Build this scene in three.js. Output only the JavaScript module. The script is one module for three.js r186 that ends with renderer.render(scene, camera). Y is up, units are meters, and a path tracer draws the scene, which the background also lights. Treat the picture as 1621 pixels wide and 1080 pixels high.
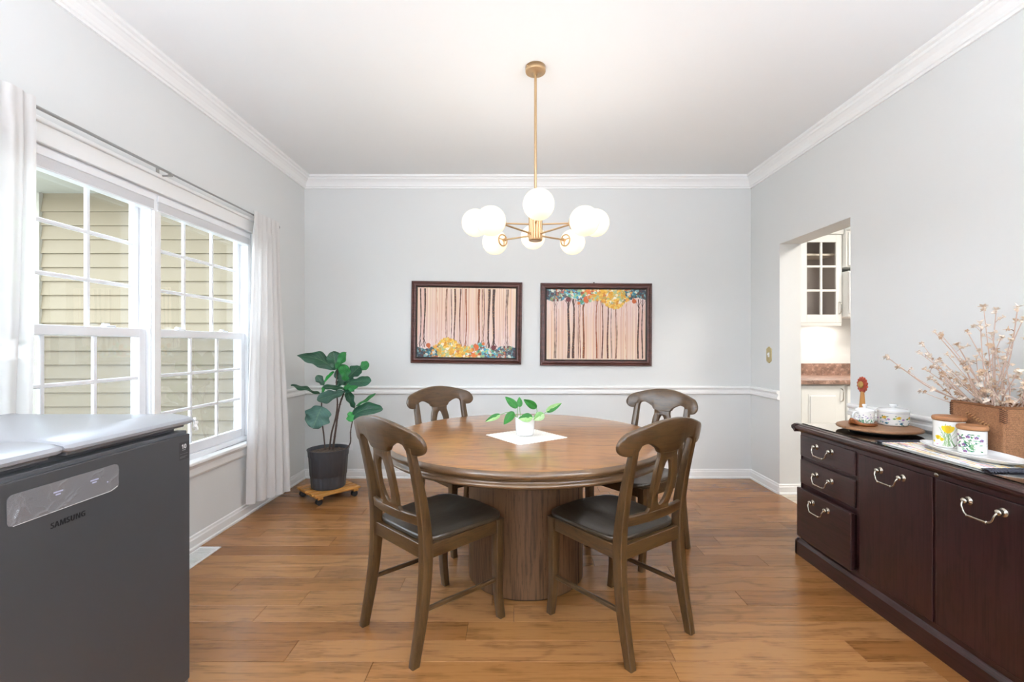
import * as THREE from 'three';
import { RoundedBoxGeometry } from 'three/addons/geometries/RoundedBoxGeometry.js';
import { mergeGeometries, mergeVertices, toCreasedNormals } from 'three/addons/utils/BufferGeometryUtils.js';
import { TextGeometry } from 'three/addons/geometries/TextGeometry.js';
import { FontLoader } from 'three/addons/loaders/FontLoader.js';
import { RectAreaLightUniformsLib } from 'three/addons/lights/RectAreaLightUniformsLib.js';

// ------------------------------------------------------------------ camera, sky, lights, exposure
const scene = new THREE.Scene();
const H = 1.215, FOCAL = 720;
const camera = new THREE.PerspectiveCamera(2 * Math.atan(540 / FOCAL) * 180 / Math.PI, 1621 / 1080, 0.05, 200);
camera.position.set(0, H, 0);
camera.lookAt(0, H, -1);
camera.setViewOffset(1621, 1080, -3.5, -6, 1621, 1080);          // lens shift
const EXPOSURE = 1.37;
const SKY_STRENGTH = 7.5;
const GLOBE_INTENSITY = 0.16, FILL_UPLIGHT = 680, UNSEEN_KITCHEN_LIGHT = 36;
RectAreaLightUniformsLib.init();

const renderer = new THREE.WebGLRenderer({ antialias: true });
renderer.toneMapping = THREE.LinearToneMapping;
renderer.toneMappingExposure = EXPOSURE;
renderer.outputColorSpace = THREE.SRGBColorSpace;
renderer.shadowMap.enabled = true;

{ // bright, thinly overcast sky
  const w = 64, h = 32, d = new Float32Array(w * h * 4);
  for (let y = 0; y < h; y++) for (let x = 0; x < w; x++) {
    const up = Math.max(0, Math.sin(((y + 0.5) / h - 0.5) * Math.PI)), o = (y * w + x) * 4;
    d[o] = 0.84 - 0.22 * up; d[o + 1] = 0.93 - 0.13 * up; d[o + 2] = 1.0; d[o + 3] = 1;
  }
  const t = new THREE.DataTexture(d, w, h, THREE.RGBAFormat, THREE.FloatType);
  t.mapping = THREE.EquirectangularReflectionMapping; t.magFilter = THREE.LinearFilter; t.needsUpdate = true;
  scene.background = t;
  scene.backgroundIntensity = SKY_STRENGTH;
}

// ------------------------------------------------------------------ helpers
let seedState = 7;
function reseed(n) { seedState = n >>> 0; }
function rnd() { seedState = (seedState + 0x6d2b79f5) >>> 0; let t = seedState; t = Math.imul(t ^ (t >>> 15), 1 | t); t = (t + Math.imul(t ^ (t >>> 7), 61 | t)) ^ t; return ((t ^ (t >>> 14)) >>> 0) / 4294967296; }
const rr = (a, b) => a + (b - a) * rnd();
const V = (x, y, z) => new THREE.Vector3(x, y, z);
const lerp = (a, b, t) => a + (b - a) * t;
const clamp = (x, a, b) => Math.min(b, Math.max(a, x));
const smooth = (a, b, x) => { const t = clamp((x - a) / (b - a), 0, 1); return t * t * (3 - 2 * t); };
const at = (px, py, z) => V((px - 814) / FOCAL * z, H + (546 - py) / FOCAL * z, -z);   // a measured point in the room at a distance z

const used = {};
function numbered(n) { used[n] = (used[n] ?? -1) + 1; return used[n] ? n + '_' + String(used[n]).padStart(3, '0') : n; }
function tag(o, label, category, group) { o.userData.label = label; o.userData.category = category; if (group) o.userData.group = group; return o; }
function thing(name, label, category, p = [0, 0, 0], turn = 0, group) {
  const g = new THREE.Group(); g.name = numbered(name); g.position.set(...p); g.rotation.y = turn;
  scene.add(g); return tag(g, label, category, group);
}
function obj(name, geo, m, parent) {
  const o = new THREE.Mesh(Array.isArray(geo) ? merge(geo) : geo, m);
  o.castShadow = o.receiveShadow = true;
  o.name = parent ? name : numbered(name);
  (parent ?? scene).add(o);
  return o;
}
function struct(name, geo, m, parent) { const o = obj(name, geo, m, parent); o.userData.kind = 'structure'; return o; }
function structGroup(name) { const g = new THREE.Group(); g.name = name; g.userData.kind = 'structure'; scene.add(g); return g; }
function merge(list) {
  const l = list.map((g) => { const n = g.index ? g.toNonIndexed() : g; for (const k of Object.keys(n.attributes)) if (!['position', 'normal', 'uv'].includes(k)) n.deleteAttribute(k); return n; });
  return mergeGeometries(l);
}
const box = (x0, x1, y0, y1, z0, z1) => new THREE.BoxGeometry(Math.abs(x1 - x0), Math.abs(y1 - y0), Math.abs(z1 - z0)).translate((x0 + x1) / 2, (y0 + y1) / 2, (z0 + z1) / 2);
const rbox = (x0, x1, y0, y1, z0, z1, r = 0.004, seg = 2) => {
  const w = Math.abs(x1 - x0), h = Math.abs(y1 - y0), d = Math.abs(z1 - z0);
  return new RoundedBoxGeometry(w, h, d, seg, Math.min(r, w * 0.49, h * 0.49, d * 0.49)).translate((x0 + x1) / 2, (y0 + y1) / 2, (z0 + z1) / 2);
};
// box-projected uv in metres; u runs along the grain
function uvBox(g0, grain = 'x', ou = 0, ov = 0) {
  const g = g0.index ? g0.toNonIndexed() : g0, p = g.attributes.position, n = g.attributes.normal, uv = new Float32Array(p.count * 2);
  const A = ['x', 'y', 'z'], gi = A.indexOf(grain);
  for (let i = 0; i < p.count; i += 3) {
    let nn = [0, 0, 0];
    for (let k = 0; k < 3; k++) { nn[0] += n.getX(i + k); nn[1] += n.getY(i + k); nn[2] += n.getZ(i + k); }
    nn = nn.map(Math.abs); const d = nn.indexOf(Math.max(...nn));
    const others = [0, 1, 2].filter((k) => k !== d), u = others.includes(gi) ? gi : others[0], v = others.find((k) => k !== u);
    for (let k = 0; k < 3; k++) { uv[(i + k) * 2] = p.getComponent(i + k, u) + ou; uv[(i + k) * 2 + 1] = p.getComponent(i + k, v) + ov + (d === gi ? 0.3 : 0); }
  }
  g.setAttribute('uv', new THREE.BufferAttribute(uv, 2)); return g;
}
const creased = (g, a = 0.7) => { const h = g.clone(); h.deleteAttribute('normal'); if (h.attributes.uv) h.deleteAttribute('uv'); return toCreasedNormals(mergeVertices(h, 1e-5), a); };
// closed loops of points joined into a skin with end caps
function loft(loops, caps = true, crease = 0.7) {
  const n = loops[0].length, pos = [], idx = [];
  for (const l of loops) for (const p of l) pos.push(p.x, p.y, p.z);
  for (let i = 0; i < loops.length - 1; i++) for (let j = 0; j < n; j++) {
    const a = i * n + j, b = i * n + (j + 1) % n, c = a + n, d = b + n; idx.push(a, b, d, a, d, c);
  }
  if (caps) for (const [i, flip] of [[0, true], [loops.length - 1, false]]) {
    const c = loops[i].reduce((s, p) => s.add(p), V(0, 0, 0)).multiplyScalar(1 / n), k = pos.length / 3; pos.push(c.x, c.y, c.z);
    for (let j = 0; j < n; j++) { const a = i * n + j, b = i * n + (j + 1) % n; flip ? idx.push(k, b, a) : idx.push(k, a, b); }
  }
  const g = new THREE.BufferGeometry(); g.setAttribute('position', new THREE.Float32BufferAttribute(pos, 3)); g.setIndex(idx);
  g.computeVertexNormals();
  return toCreasedNormals(g, crease);
}
function roundRect(w, h, r, k = 3) { // loop of [a, b], counter-clockwise
  const out = [];
  for (const [cx, cy, a0] of [[w / 2 - r, h / 2 - r, 0], [-w / 2 + r, h / 2 - r, 1], [-w / 2 + r, -h / 2 + r, 2], [w / 2 - r, -h / 2 + r, 3]])
    for (let i = 0; i <= k; i++) { const a = (a0 + i / k) * Math.PI / 2; out.push([cx + r * Math.cos(a), cy + r * Math.sin(a)]); }
  return out;
}
// a limb that tapers along a curve of points
function limb(pts, radii, radial = 8, steps = 16, crease = 1.2) {
  const c = new THREE.CatmullRomCurve3(pts), fr = c.computeFrenetFrames(steps, false), loops = [];
  for (let i = 0; i <= steps; i++) {
    const t = i / steps, p = c.getPoint(t), f = t * (radii.length - 1), k = Math.min(radii.length - 2, Math.floor(f)), r = radii.length > 1 ? lerp(radii[k], radii[k + 1], f - k) : radii[0];
    const l = [];
    for (let j = 0; j < radial; j++) { const a = j / radial * Math.PI * 2; l.push(p.clone().addScaledVector(fr.normals[i], Math.cos(a) * r).addScaledVector(fr.binormals[i], Math.sin(a) * r)); }
    loops.push(l);
  }
  return loft(loops, true, crease);
}
const lathe = (pts, seg = 48) => new THREE.LatheGeometry(pts.map(([r, y]) => new THREE.Vector2(r, y)), seg);
const rod = (a, b, r, seg = 12) => { const d = b.clone().sub(a), g = new THREE.CylinderGeometry(r, r, d.length(), seg); g.applyQuaternion(new THREE.Quaternion().setFromUnitVectors(V(0, 1, 0), d.clone().normalize())); const m = a.clone().add(b).multiplyScalar(0.5); return g.translate(m.x, m.y, m.z); };
// a moulding: profile [out, up] run from p along dir
function mould(profile, p, along, out, len) {
  const s = new THREE.Shape(profile.map(([a, b]) => new THREE.Vector2(a, b)));
  const g = new THREE.ExtrudeGeometry(s, { depth: len, bevelEnabled: false, curveSegments: 1 });
  g.applyMatrix4(new THREE.Matrix4().makeBasis(out, V(0, 1, 0), along).setPosition(p));
  return g;
}

// noise and computed textures
function hash2(x, y, s) { let h = Math.imul(x, 374761393) ^ Math.imul(y, 668265263) ^ Math.imul(s, 1442695041); h = Math.imul(h ^ (h >>> 13), 1274126177); return ((h ^ (h >>> 16)) >>> 0) / 4294967296; }
function vnoise(x, y, px, py, s) {
  const xi = Math.floor(x), yi = Math.floor(y), fx = x - xi, fy = y - yi, u = fx * fx * (3 - 2 * fx), v = fy * fy * (3 - 2 * fy), m = (a, b) => ((a % b) + b) % b;
  const x0 = m(xi, px), x1 = m(xi + 1, px), y0 = m(yi, py), y1 = m(yi + 1, py);
  return lerp(lerp(hash2(x0, y0, s), hash2(x1, y0, s), u), lerp(hash2(x0, y1, s), hash2(x1, y1, s), u), v);
}
function fbm(x, y, px, py, s, o = 4) { let a = 0, k = 0.5, t = 0; for (let i = 0; i < o; i++) { a += k * vnoise(x, y, px, py, s + i * 17); t += k; x *= 2; y *= 2; px *= 2; py *= 2; k *= 0.5; } return a / t; }
function dataTex(w, h, fn, srgb = true) {
  const d = new Uint8Array(w * h * 4);
  for (let y = 0; y < h; y++) for (let x = 0; x < w; x++) { const c = fn(x / w, y / h), o = (y * w + x) * 4; d[o] = clamp(c[0], 0, 1) * 255; d[o + 1] = clamp(c[1], 0, 1) * 255; d[o + 2] = clamp(c[2], 0, 1) * 255; d[o + 3] = 255; }
  const t = new THREE.DataTexture(d, w, h); t.wrapS = t.wrapT = THREE.RepeatWrapping; t.magFilter = THREE.LinearFilter; t.minFilter = THREE.LinearMipmapLinearFilter; t.generateMipmaps = true;
  if (srgb) t.colorSpace = THREE.SRGBColorSpace; t.needsUpdate = true; return t;
}
function canvasTex(w, h, draw) {
  const c = document.createElement('canvas'); c.width = w; c.height = h; draw(c.getContext('2d'), w, h);
  const t = new THREE.CanvasTexture(c); t.colorSpace = THREE.SRGBColorSpace; return t;
}
// u along the grain; size [u metres, v metres]
function woodTex(s, w, h, size, { rings = 5, ring = 0.3, streak = 0.25, pore = 0.25, red = 0.12, knots = 0 } = {}) {
  const kn = []; for (let i = 0; i < knots; i++) kn.push([hash2(i, 3, s), hash2(i, 5, s)]);
  const t = dataTex(w, h, (u, v) => {
    const warp = fbm(u * 3, v * 4, 3, 4, s, 4);
    let bend = warp * 1.6 + 0.25 * fbm(u * 10, v * 8, 10, 8, s + 5, 3), dark = 0;
    for (const [ku, kv] of kn) { const du = (((u - ku + 1.5) % 1) - 0.5) * 9, dv = (((v - kv + 1.5) % 1) - 0.5) * 5, q = Math.exp(-(du * du * 1.5 + dv * dv * 14)); bend += q * 0.7; dark += Math.exp(-(du * du * 12 + dv * dv * 160)) * 0.6; }
    const r = Math.pow(0.5 + 0.5 * Math.sin((v * rings + bend * 2.2) * Math.PI * 2), 2.2);
    const st = fbm(u * 6, v * 90, 6, 90, s + 9, 3) - 0.5;
    const po = smooth(0.62, 0.85, vnoise(u * 46, v * 190, 46, 190, s + 21)) * (0.4 + 0.6 * r);
    const d = 1 - ring * r - streak * st * 1.4 - pore * po - dark - 0.12 * (fbm(u * 2, v * 3, 2, 3, s + 40, 2) - 0.5);
    return [d, d * (1 - red * (1 - d)), d * (1 - 2.2 * red * (1 - d))];
  });
  t.repeat.set(1 / size[0], 1 / size[1]); return t;
}
const S = (hex) => new THREE.Color(hex);
const std = (o) => new THREE.MeshStandardMaterial(o);
const phy = (o) => new THREE.MeshPhysicalMaterial(o);

// ------------------------------------------------------------------ shared materials
const oakTex = woodTex(11, 1024, 512, [1.5, 0.5], { rings: 3, ring: 0.1, streak: 0.16, pore: 0.1, knots: 0 });
const darkTex = woodTex(29, 512, 512, [0.7, 0.35], { rings: 3, ring: 0.16, streak: 0.5, pore: 0.12 });
const fineTex = woodTex(43, 512, 256, [0.8, 0.3], { rings: 4, ring: 0.12, streak: 0.2, pore: 0.14 });
const pedTex = woodTex(57, 1024, 1024, [0.95, 0.95], { rings: 36, ring: 0.1, streak: 0.55, pore: 0.12 });
const grit = dataTex(256, 256, (u, v) => { const a = fbm(u * 32, v * 32, 32, 32, 3, 3); return [a, a, a]; }, false);
const weaveBump = dataTex(256, 256, (u, v) => { const a = 0.5 + 0.5 * Math.sin(u * Math.PI * 2 * 32) * Math.sin(v * Math.PI * 2 * 32) * (0.6 + 0.4 * vnoise(u * 60, v * 60, 60, 60, 8)); return [a, a, a]; }, false);

const M = {
  wall: std({ color: S('#dedfde'), roughness: 0.92 }),
  ceiling: std({ color: S('#eff0f0'), roughness: 0.95 }),
  trim: std({ color: S('#f2f2f1'), roughness: 0.45 }),
  vinyl: std({ color: S('#f2f3f6'), roughness: 0.35 }),
  glass: phy({ color: 0xffffff, transmission: 1, thickness: 0, roughness: 0, ior: 1.5 }),
  brass: std({ color: S('#d0b18a'), metalness: 1, roughness: 0.34 }),
  chrome: std({ color: S('#c9c6c0'), metalness: 1, roughness: 0.18 }),
  porcelain: phy({ color: S('#f1f1f1'), roughness: 0.2, clearcoat: 0.6, clearcoatRoughness: 0.1 }),
  black: std({ color: S('#141416'), roughness: 0.6 }),
};

// ------------------------------------------------------------------ the room shell
const XL = -1.912, XR = 2.159, ZB = -4.146, ZF = 1.7, CH = 2.741;
const WIN = { z0: -3.31, z1: -1.57, y0: 0.53, y1: 2.03 };         // window opening in the left wall
const DOOR = { z0: -3.70, z1: -2.92, y1: 2.035 };                 // doorway in the right wall
const WR = 2.333;                                                 // kitchen face of the right wall

struct('wall_left', [box(XL - 0.115, XL, -0.1, CH, ZB - 0.16, WIN.z0), box(XL - 0.115, XL, -0.1, CH, WIN.z1, ZF), box(XL - 0.115, XL, -0.1, WIN.y0, WIN.z0, WIN.z1), box(XL - 0.115, XL, WIN.y1, CH, WIN.z0, WIN.z1)], M.wall);
struct('wall_right', [box(XR, WR, -0.1, CH, ZB, DOOR.z0), box(XR, WR, -0.1, CH, DOOR.z1, ZF), box(XR, WR, DOOR.y1, CH, DOOR.z0, DOOR.z1)], M.wall);
struct('wall_back', box(XL, WR, -0.1, CH, ZB - 0.16, ZB), M.wall);
struct('wall_rear', [box(XL, -0.4, -0.1, CH, ZF, ZF + 0.16), box(1.0, XR, -0.1, CH, ZF, ZF + 0.16), box(-0.4, 1.0, 2.1, CH, ZF, ZF + 0.16), box(-0.4, 1.0, -0.1, 0.9, ZF, ZF + 0.16)], M.wall);
struct('ceiling', box(XL - 0.16, WR, CH, CH + 0.2, ZB - 0.16, ZF + 0.16), M.ceiling);

// floor: subfloor slab with every board laid on it
{
  const floor = struct('floor', box(XL - 0.16, 5.2, -0.12, -0.016, ZB - 0.6, ZF + 0.16), std({ color: S('#2c1a0e'), roughness: 0.9 }));
  const tones = ['#98693b', '#926336', '#9f7043', '#8a5b30', '#9c6d41', '#956639', '#97683b'].map((c) => std({ color: S(c), map: oakTex, roughness: 0.24 }));
  const W = 0.1258, plank = (x0, x1, z) => {
    const g = 0.0006, c = 0.0012, a = [x0 + g, z + g, x1 - g, z + W - g], t = 0, b = -0.0155;
    const rect = (q, y) => [V(q[0], y, q[1]), V(q[0], y, q[3]), V(q[2], y, q[3]), V(q[2], y, q[1])];
    const o = [rect(a, b), rect(a, t - c * 0.7), rect([a[0] + c, a[1] + c, a[2] - c, a[3] - c], t)];
    return uvBox(loft(o, true, 0.2), 'x', rnd() * 7, rnd() * 7);
  };
  reseed(101);
  const rows = [], fixed = { 19: [-0.54], 18: [-0.885, 0.62], 16: [-1.15], 17: [-0.2] };
  const rest = [];
  for (let r = -40; ; r++) {
    const z = ZB + 0.012 + (r < 0 ? 0 : r) * W; if (r < 0) continue; if (z > ZF) break;
    let x = XL, cuts = fixed[r] ? [...fixed[r]] : [];
    const xs = [XL];
    if (cuts.length) { for (const c of cuts) xs.push(c); }
    else xs.push(XL + rr(0.25, 1.2));
    while (xs[xs.length - 1] < XR - 0.5) xs.push(xs[xs.length - 1] + rr(0.65, 1.55));
    if (xs[xs.length - 1] > XR - 0.2) xs.pop();
    xs.push(XR);
    for (let i = 0; i < xs.length - 1; i++) {
      const g = plank(xs[i], xs[i + 1], z);
      if (z + W < -1.3) obj('plank', g, tones[Math.floor(rnd() * tones.length)], floor); else rest.push(g);
    }
  }
  const o = obj('planks_behind_camera', rest, tones[1], floor); o.name = 'plank_field'; o.userData.kind = 'stuff';
  const kf = []; for (let z = -4.7; z < -0.5; z += W) kf.push(plank(XR, 5.0, z));
  const k = obj('plank_field', kf, std({ color: S('#cbbfae'), map: oakTex, roughness: 0.4 }), floor); k.userData.kind = 'stuff';  // unseen kitchen floor, kept pale to bounce light up to the doorway head
}

// mouldings
{
  const crown = [[0, 0], [0.012, 0], [0.014, 0.012], [0.022, 0.016], [0.026, 0.03], [0.036, 0.05], [0.052, 0.066], [0.06, 0.07], [0.064, 0.082], [0.078, 0.088], [0.08, 0.104], [0, 0.104]];
  const rail = [[0, 0], [0.014, 0], [0.02, 0.006], [0.02, 0.026], [0.013, 0.033], [0.013, 0.044], [0.024, 0.052], [0.028, 0.06], [0.026, 0.07], [0.018, 0.075], [0, 0.075]];
  const base = [[0, 0], [0.02, 0], [0.02, 0.012], [0.013, 0.018], [0.013, 0.058], [0.009, 0.066], [0.008, 0.078], [0.002, 0.083], [0, 0.083]];
  const EX = V(1, 0, 0), EZ = V(0, 0, 1), NX = V(-1, 0, 0), NZ = V(0, 0, -1);
  const cy = CH - 0.104, ry = 0.766;
  struct('trim_1', mould(crown, V(XL, cy, ZB), EZ, EX, ZF - ZB), M.trim).userData.label = 'white crown moulding over the window wall';
  struct('trim_2', mould(crown, V(XR, cy, ZB), NX, EZ, XR - XL), M.trim);
  struct('trim_3', mould(crown, V(XR, cy, ZF), NZ, NX, ZF - ZB), M.trim);
  struct('trim_4', [mould(rail, V(XL, ry, ZB), EZ, EX, -3.40 - ZB), mould(rail, V(XL, ry, -1.48), EZ, EX, ZF + 1.48)], M.trim);
  struct('trim_5', mould(rail, V(XR, ry, ZB), NX, EZ, XR - XL), M.trim);
  struct('trim_6', [mould(rail, V(XR, ry, DOOR.z0), NZ, NX, DOOR.z0 - ZB), mould(rail, V(XR, ry, ZF), NZ, NX, ZF - DOOR.z1)], M.trim);
  struct('baseboard_left', mould(base, V(XL, 0, ZB), EZ, EX, ZF - ZB), M.trim);
  struct('baseboard_back', mould(base, V(XR, 0, ZB), NX, EZ, XR - XL), M.trim);
  struct('baseboard_right', [mould(base, V(XR, 0, DOOR.z0), NZ, NX, DOOR.z0 - ZB), mould(base, V(XR, 0, ZF), NZ, NX, ZF - DOOR.z1), mould(base, V(WR + 0.01, 0, DOOR.z0), NX, EZ, WR - XR + 0.02)], M.trim);
}

// ------------------------------------------------------------------ double window in the left wall
function windowUnit(n, d0, d1) {                                  // distances: d0 near, d1 far
  const g = structGroup('window_' + n), y0 = WIN.y0, y1 = WIN.y1, zc = -(d0 + d1) / 2;
  g.position.set(XL, y0, zc);
  const w = d1 - d0, h = y1 - y0, hw = w / 2, J = 0.03;           // local: z along the wall, y up, x into the room
  struct('window_frame', [box(-0.112, -0.008, 0, h, -hw, -hw + J), box(-0.112, -0.008, 0, h, hw - J, hw), box(-0.112, -0.008, h - J, h, -hw + J, hw - J), box(-0.112, -0.008, 0, J, -hw + J, hw - J)], M.vinyl, g);
  const mid = 0.745;
  const sash = (name, x0, x1, ya, yb, st, top, bot) => {
    const a = -hw + J, b = hw - J;
    const s = obj(name, [rbox(x0, x1, ya, yb, a, a + st, 0.004), rbox(x0, x1, ya, yb, b - st, b, 0.004), rbox(x0 + 0.0006, x1 - 0.0006, yb - top, yb - 0.0004, a + st - 0.003, b - st + 0.003, 0.004), rbox(x0 + 0.0006, x1 - 0.0006, ya + 0.0004, ya + bot, a + st - 0.003, b - st + 0.003, 0.004)], M.vinyl, g);
    const gz0 = a + st, gz1 = b - st, gy0 = ya + bot, gy1 = yb - top, xm = (x0 + x1) / 2, mw = 0.0095;
    const pane = new THREE.PlaneGeometry((gz1 - gz0) / 3, (gy1 - gy0) / 3).rotateY(Math.PI / 2);
    for (let i = 0; i < 3; i++) for (let k = 0; k < 3; k++) obj('pane', pane, M.glass, s).position.set(xm, gy0 + (gy1 - gy0) * (k + 0.5) / 3, gz0 + (gz1 - gz0) * (i + 0.5) / 3);
    for (let i = 1; i < 3; i++) {
      const z = lerp(gz0, gz1, i / 3), y = lerp(gy0, gy1, i / 3);
      obj('muntin', rbox(xm - 0.008, xm + 0.008, gy0 - 0.002, gy1 + 0.002, z - mw, z + mw, 0.005), M.vinyl, s);
      obj('muntin', rbox(xm - 0.0075, xm + 0.0075, y - mw, y + mw, gz0 - 0.002, gz1 + 0.002, 0.005), M.vinyl, s);
    }
    return s;
  };
  sash('upper_sash', -0.098, -0.068, mid - 0.02, h - J, 0.03, 0.035, 0.04);
  sash('lower_sash', -0.062, -0.03, J, mid + 0.025, 0.042, 0.045, 0.06);
  for (const z of [-0.2, 0.2]) obj('sash_lock', [rbox(-0.066, -0.038, mid + 0.025, mid + 0.034, z - 0.03, z + 0.03, 0.004), rbox(-0.06, -0.046, mid + 0.033, mid + 0.043, z - 0.006, z + 0.03, 0.004)], M.vinyl, g);
  obj('insect_screen', box(-0.108, -0.107, J, mid, -hw + J, hw - J), std({ color: S('#6f7276'), transparent: true, opacity: 0.2, roughness: 0.8 }), g);
}
windowUnit(1, 1.57, 2.43); windowUnit(2, 2.43, 3.31);
struct('trim_7', [rbox(XL - 0.012, XL + 0.008, WIN.y0, 1.928, -2.453, -2.407, 0.003)], M.trim);    // mullion cover
struct('trim_8', [rbox(XL - 0.004, XL + 0.018, WIN.y1 - 0.004, WIN.y1 + 0.075, -3.39, -1.49, 0.004), rbox(XL - 0.004, XL + 0.03, WIN.y1 + 0.075, WIN.y1 + 0.095, -3.40, -1.48, 0.006),
  rbox(XL - 0.004, XL + 0.018, WIN.y0 - 0.01, WIN.y1 - 0.0045, -3.39, -3.312, 0.004), rbox(XL - 0.004, XL + 0.018, WIN.y0 - 0.01, WIN.y1 - 0.0045, -1.568, -1.49, 0.004)], M.trim);           // casing
struct('trim_9', [rbox(XL - 0.02, XL + 0.05, WIN.y0 - 0.025, WIN.y0, -3.42, -1.46, 0.008), mould([[0, 0], [0.012, 0], [0.018, 0.012], [0.016, 0.05], [0.022, 0.066], [0.022, 0.075], [0, 0.075]], V(XL, WIN.y0 - 0.1, -3.40), V(0, 0, 1), V(1, 0, 0), 1.92)], M.trim); // stool and apron

function blind(label, d0, d1) {
  const t = thing('window_blind', label, 'blind', [XL - 0.028, 2.021, -(d0 + d1) / 2], 0, 'raised cellular blinds at the head of the window');
  const hw = (d1 - d0) / 2 - 0.006, grey = std({ color: S('#d6d6d8'), roughness: 0.8 });
  obj('headrail', rbox(-0.025, 0.03, -0.038, -0.003, -hw, hw, 0.004), M.vinyl, t);
  const folds = []; for (let i = 0; i < 8; i++) folds.push(rbox(-0.02, 0.026, -0.0438 - i * 0.0055, -0.0379 - i * 0.0055, -hw + 0.003 + i * 1e-5, hw - 0.003 - i * 1e-5, 0.001, 1));
  obj('folded_fabric', folds, grey, t);
  obj('bottom_rail', rbox(-0.021, 0.027, -0.09, -0.082, -hw + 0.001, hw - 0.001, 0.004), M.vinyl, t);
}
blind('raised blind over the window half that stands behind the grey chest appliance', 1.585, 2.425);
blind('raised blind over the window half beside the long sheer curtain', 2.437, 3.30);

// curtain rod and curtains
const rodX = XL + 0.072, rodY = 2.132;
{
  const t = thing('curtain_rod', 'thin grey metal curtain rod above the double window', 'curtain rod', [rodX, rodY, -2.435]);
  const steel = std({ color: S('#a3a2a0'), metalness: 0.6, roughness: 0.4 });
  obj('tube', rod(V(0, 0, 1.25), V(0, 0, 0.0), 0.007), steel, t);
  obj('inner_tube', rod(V(0, 0, 0.0), V(0, 0, -1.10), 0.0055), steel, t);
  obj('finial', new THREE.SphereGeometry(0.014, 16, 12).translate(0, 0, -1.11), steel, t);
  for (const z of [0.0, -1.085]) obj('bracket', [rbox(-0.072, -0.066, -0.03, 0.03, z - 0.01, z + 0.01, 0.002), rod(V(-0.068, -0.012, z), V(0.002, -0.012, z), 0.005), rbox(-0.01, 0.01, -0.016, -0.006, z - 0.008, z + 0.008, 0.002)], steel, t);
}
function curtain(label, topZ, botZ, edge, folds, seed, hemY) {
  reseed(seed);
  const nu = 120, nv = 44, pos = [], idx = [], uv = [], ph = [rr(0, 6), rr(0, 6), rr(0, 6)];
  for (let j = 0; j <= nv; j++) for (let i = 0; i <= nu; i++) {
    const s = i / nu, t = j / nv, e = smooth(0, 1, t);
    const z = lerp(lerp(topZ[0], botZ[0], e), lerp(topZ[1], botZ[1], e), s);
    const f = Math.sin(s * folds * Math.PI * 2 + ph[0] + 0.6 * Math.sin(t * 2 + ph[1])) + 0.45 * Math.sin(s * folds * 2.3 * Math.PI * 2 + ph[2]) * (1 - t * 0.7);
    const amp = lerp(0.012, 0.02, t) * (t < 0.02 ? 0.7 : 1);
    const x = rodX + 0.017 + lerp(0, lerp(edge[0], edge[1], s), e) + f * (t < 0.05 ? 0.0055 : amp);
    const y = lerp(rodY + 0.028, hemY, t);
    pos.push(x, y, -z + Math.cos(s * folds * Math.PI * 2 + ph[0]) * amp * 0.5); uv.push(s * (topZ[1] - topZ[0]) * 2.2, t * 2.1);
  }
  for (let j = 0; j < nv; j++) for (let i = 0; i < nu; i++) { const a = j * (nu + 1) + i, b = a + 1, c = a + nu + 1, d = c + 1; idx.push(a, c, b, b, c, d); }
  const g = new THREE.BufferGeometry(); g.setAttribute('position', new THREE.Float32BufferAttribute(pos, 3)); g.setAttribute('uv', new THREE.Float32BufferAttribute(uv, 2)); g.setIndex(idx); g.computeVertexNormals();
  const bump = weaveBump.clone(); bump.repeat.set(10, 10);
  const m = phy({ color: S('#e9e6e4'), roughness: 0.84, transmission: 0.28, thickness: 0, specularIntensity: 0.2, bumpMap: bump, bumpScale: 0.0006 });
  const o = obj('curtain', g, m); tag(o, label, 'curtain', 'sheer curtains at the double window');
  const hem = g.clone(), p = hem.attributes.position; // stitched double hem
  return o;
}
curtain('white sheer linen curtain hanging full length beside the potted fig', [3.19, 3.53], [3.16, 3.47], [-0.03, 0.10], 4.5, 5, 0.1);
curtain('white sheer linen curtain partly seen behind the grey chest appliance', [1.30, 1.735], [1.28, 1.70], [-0.03, 0.0], 5, 9, 0.12);

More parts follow.
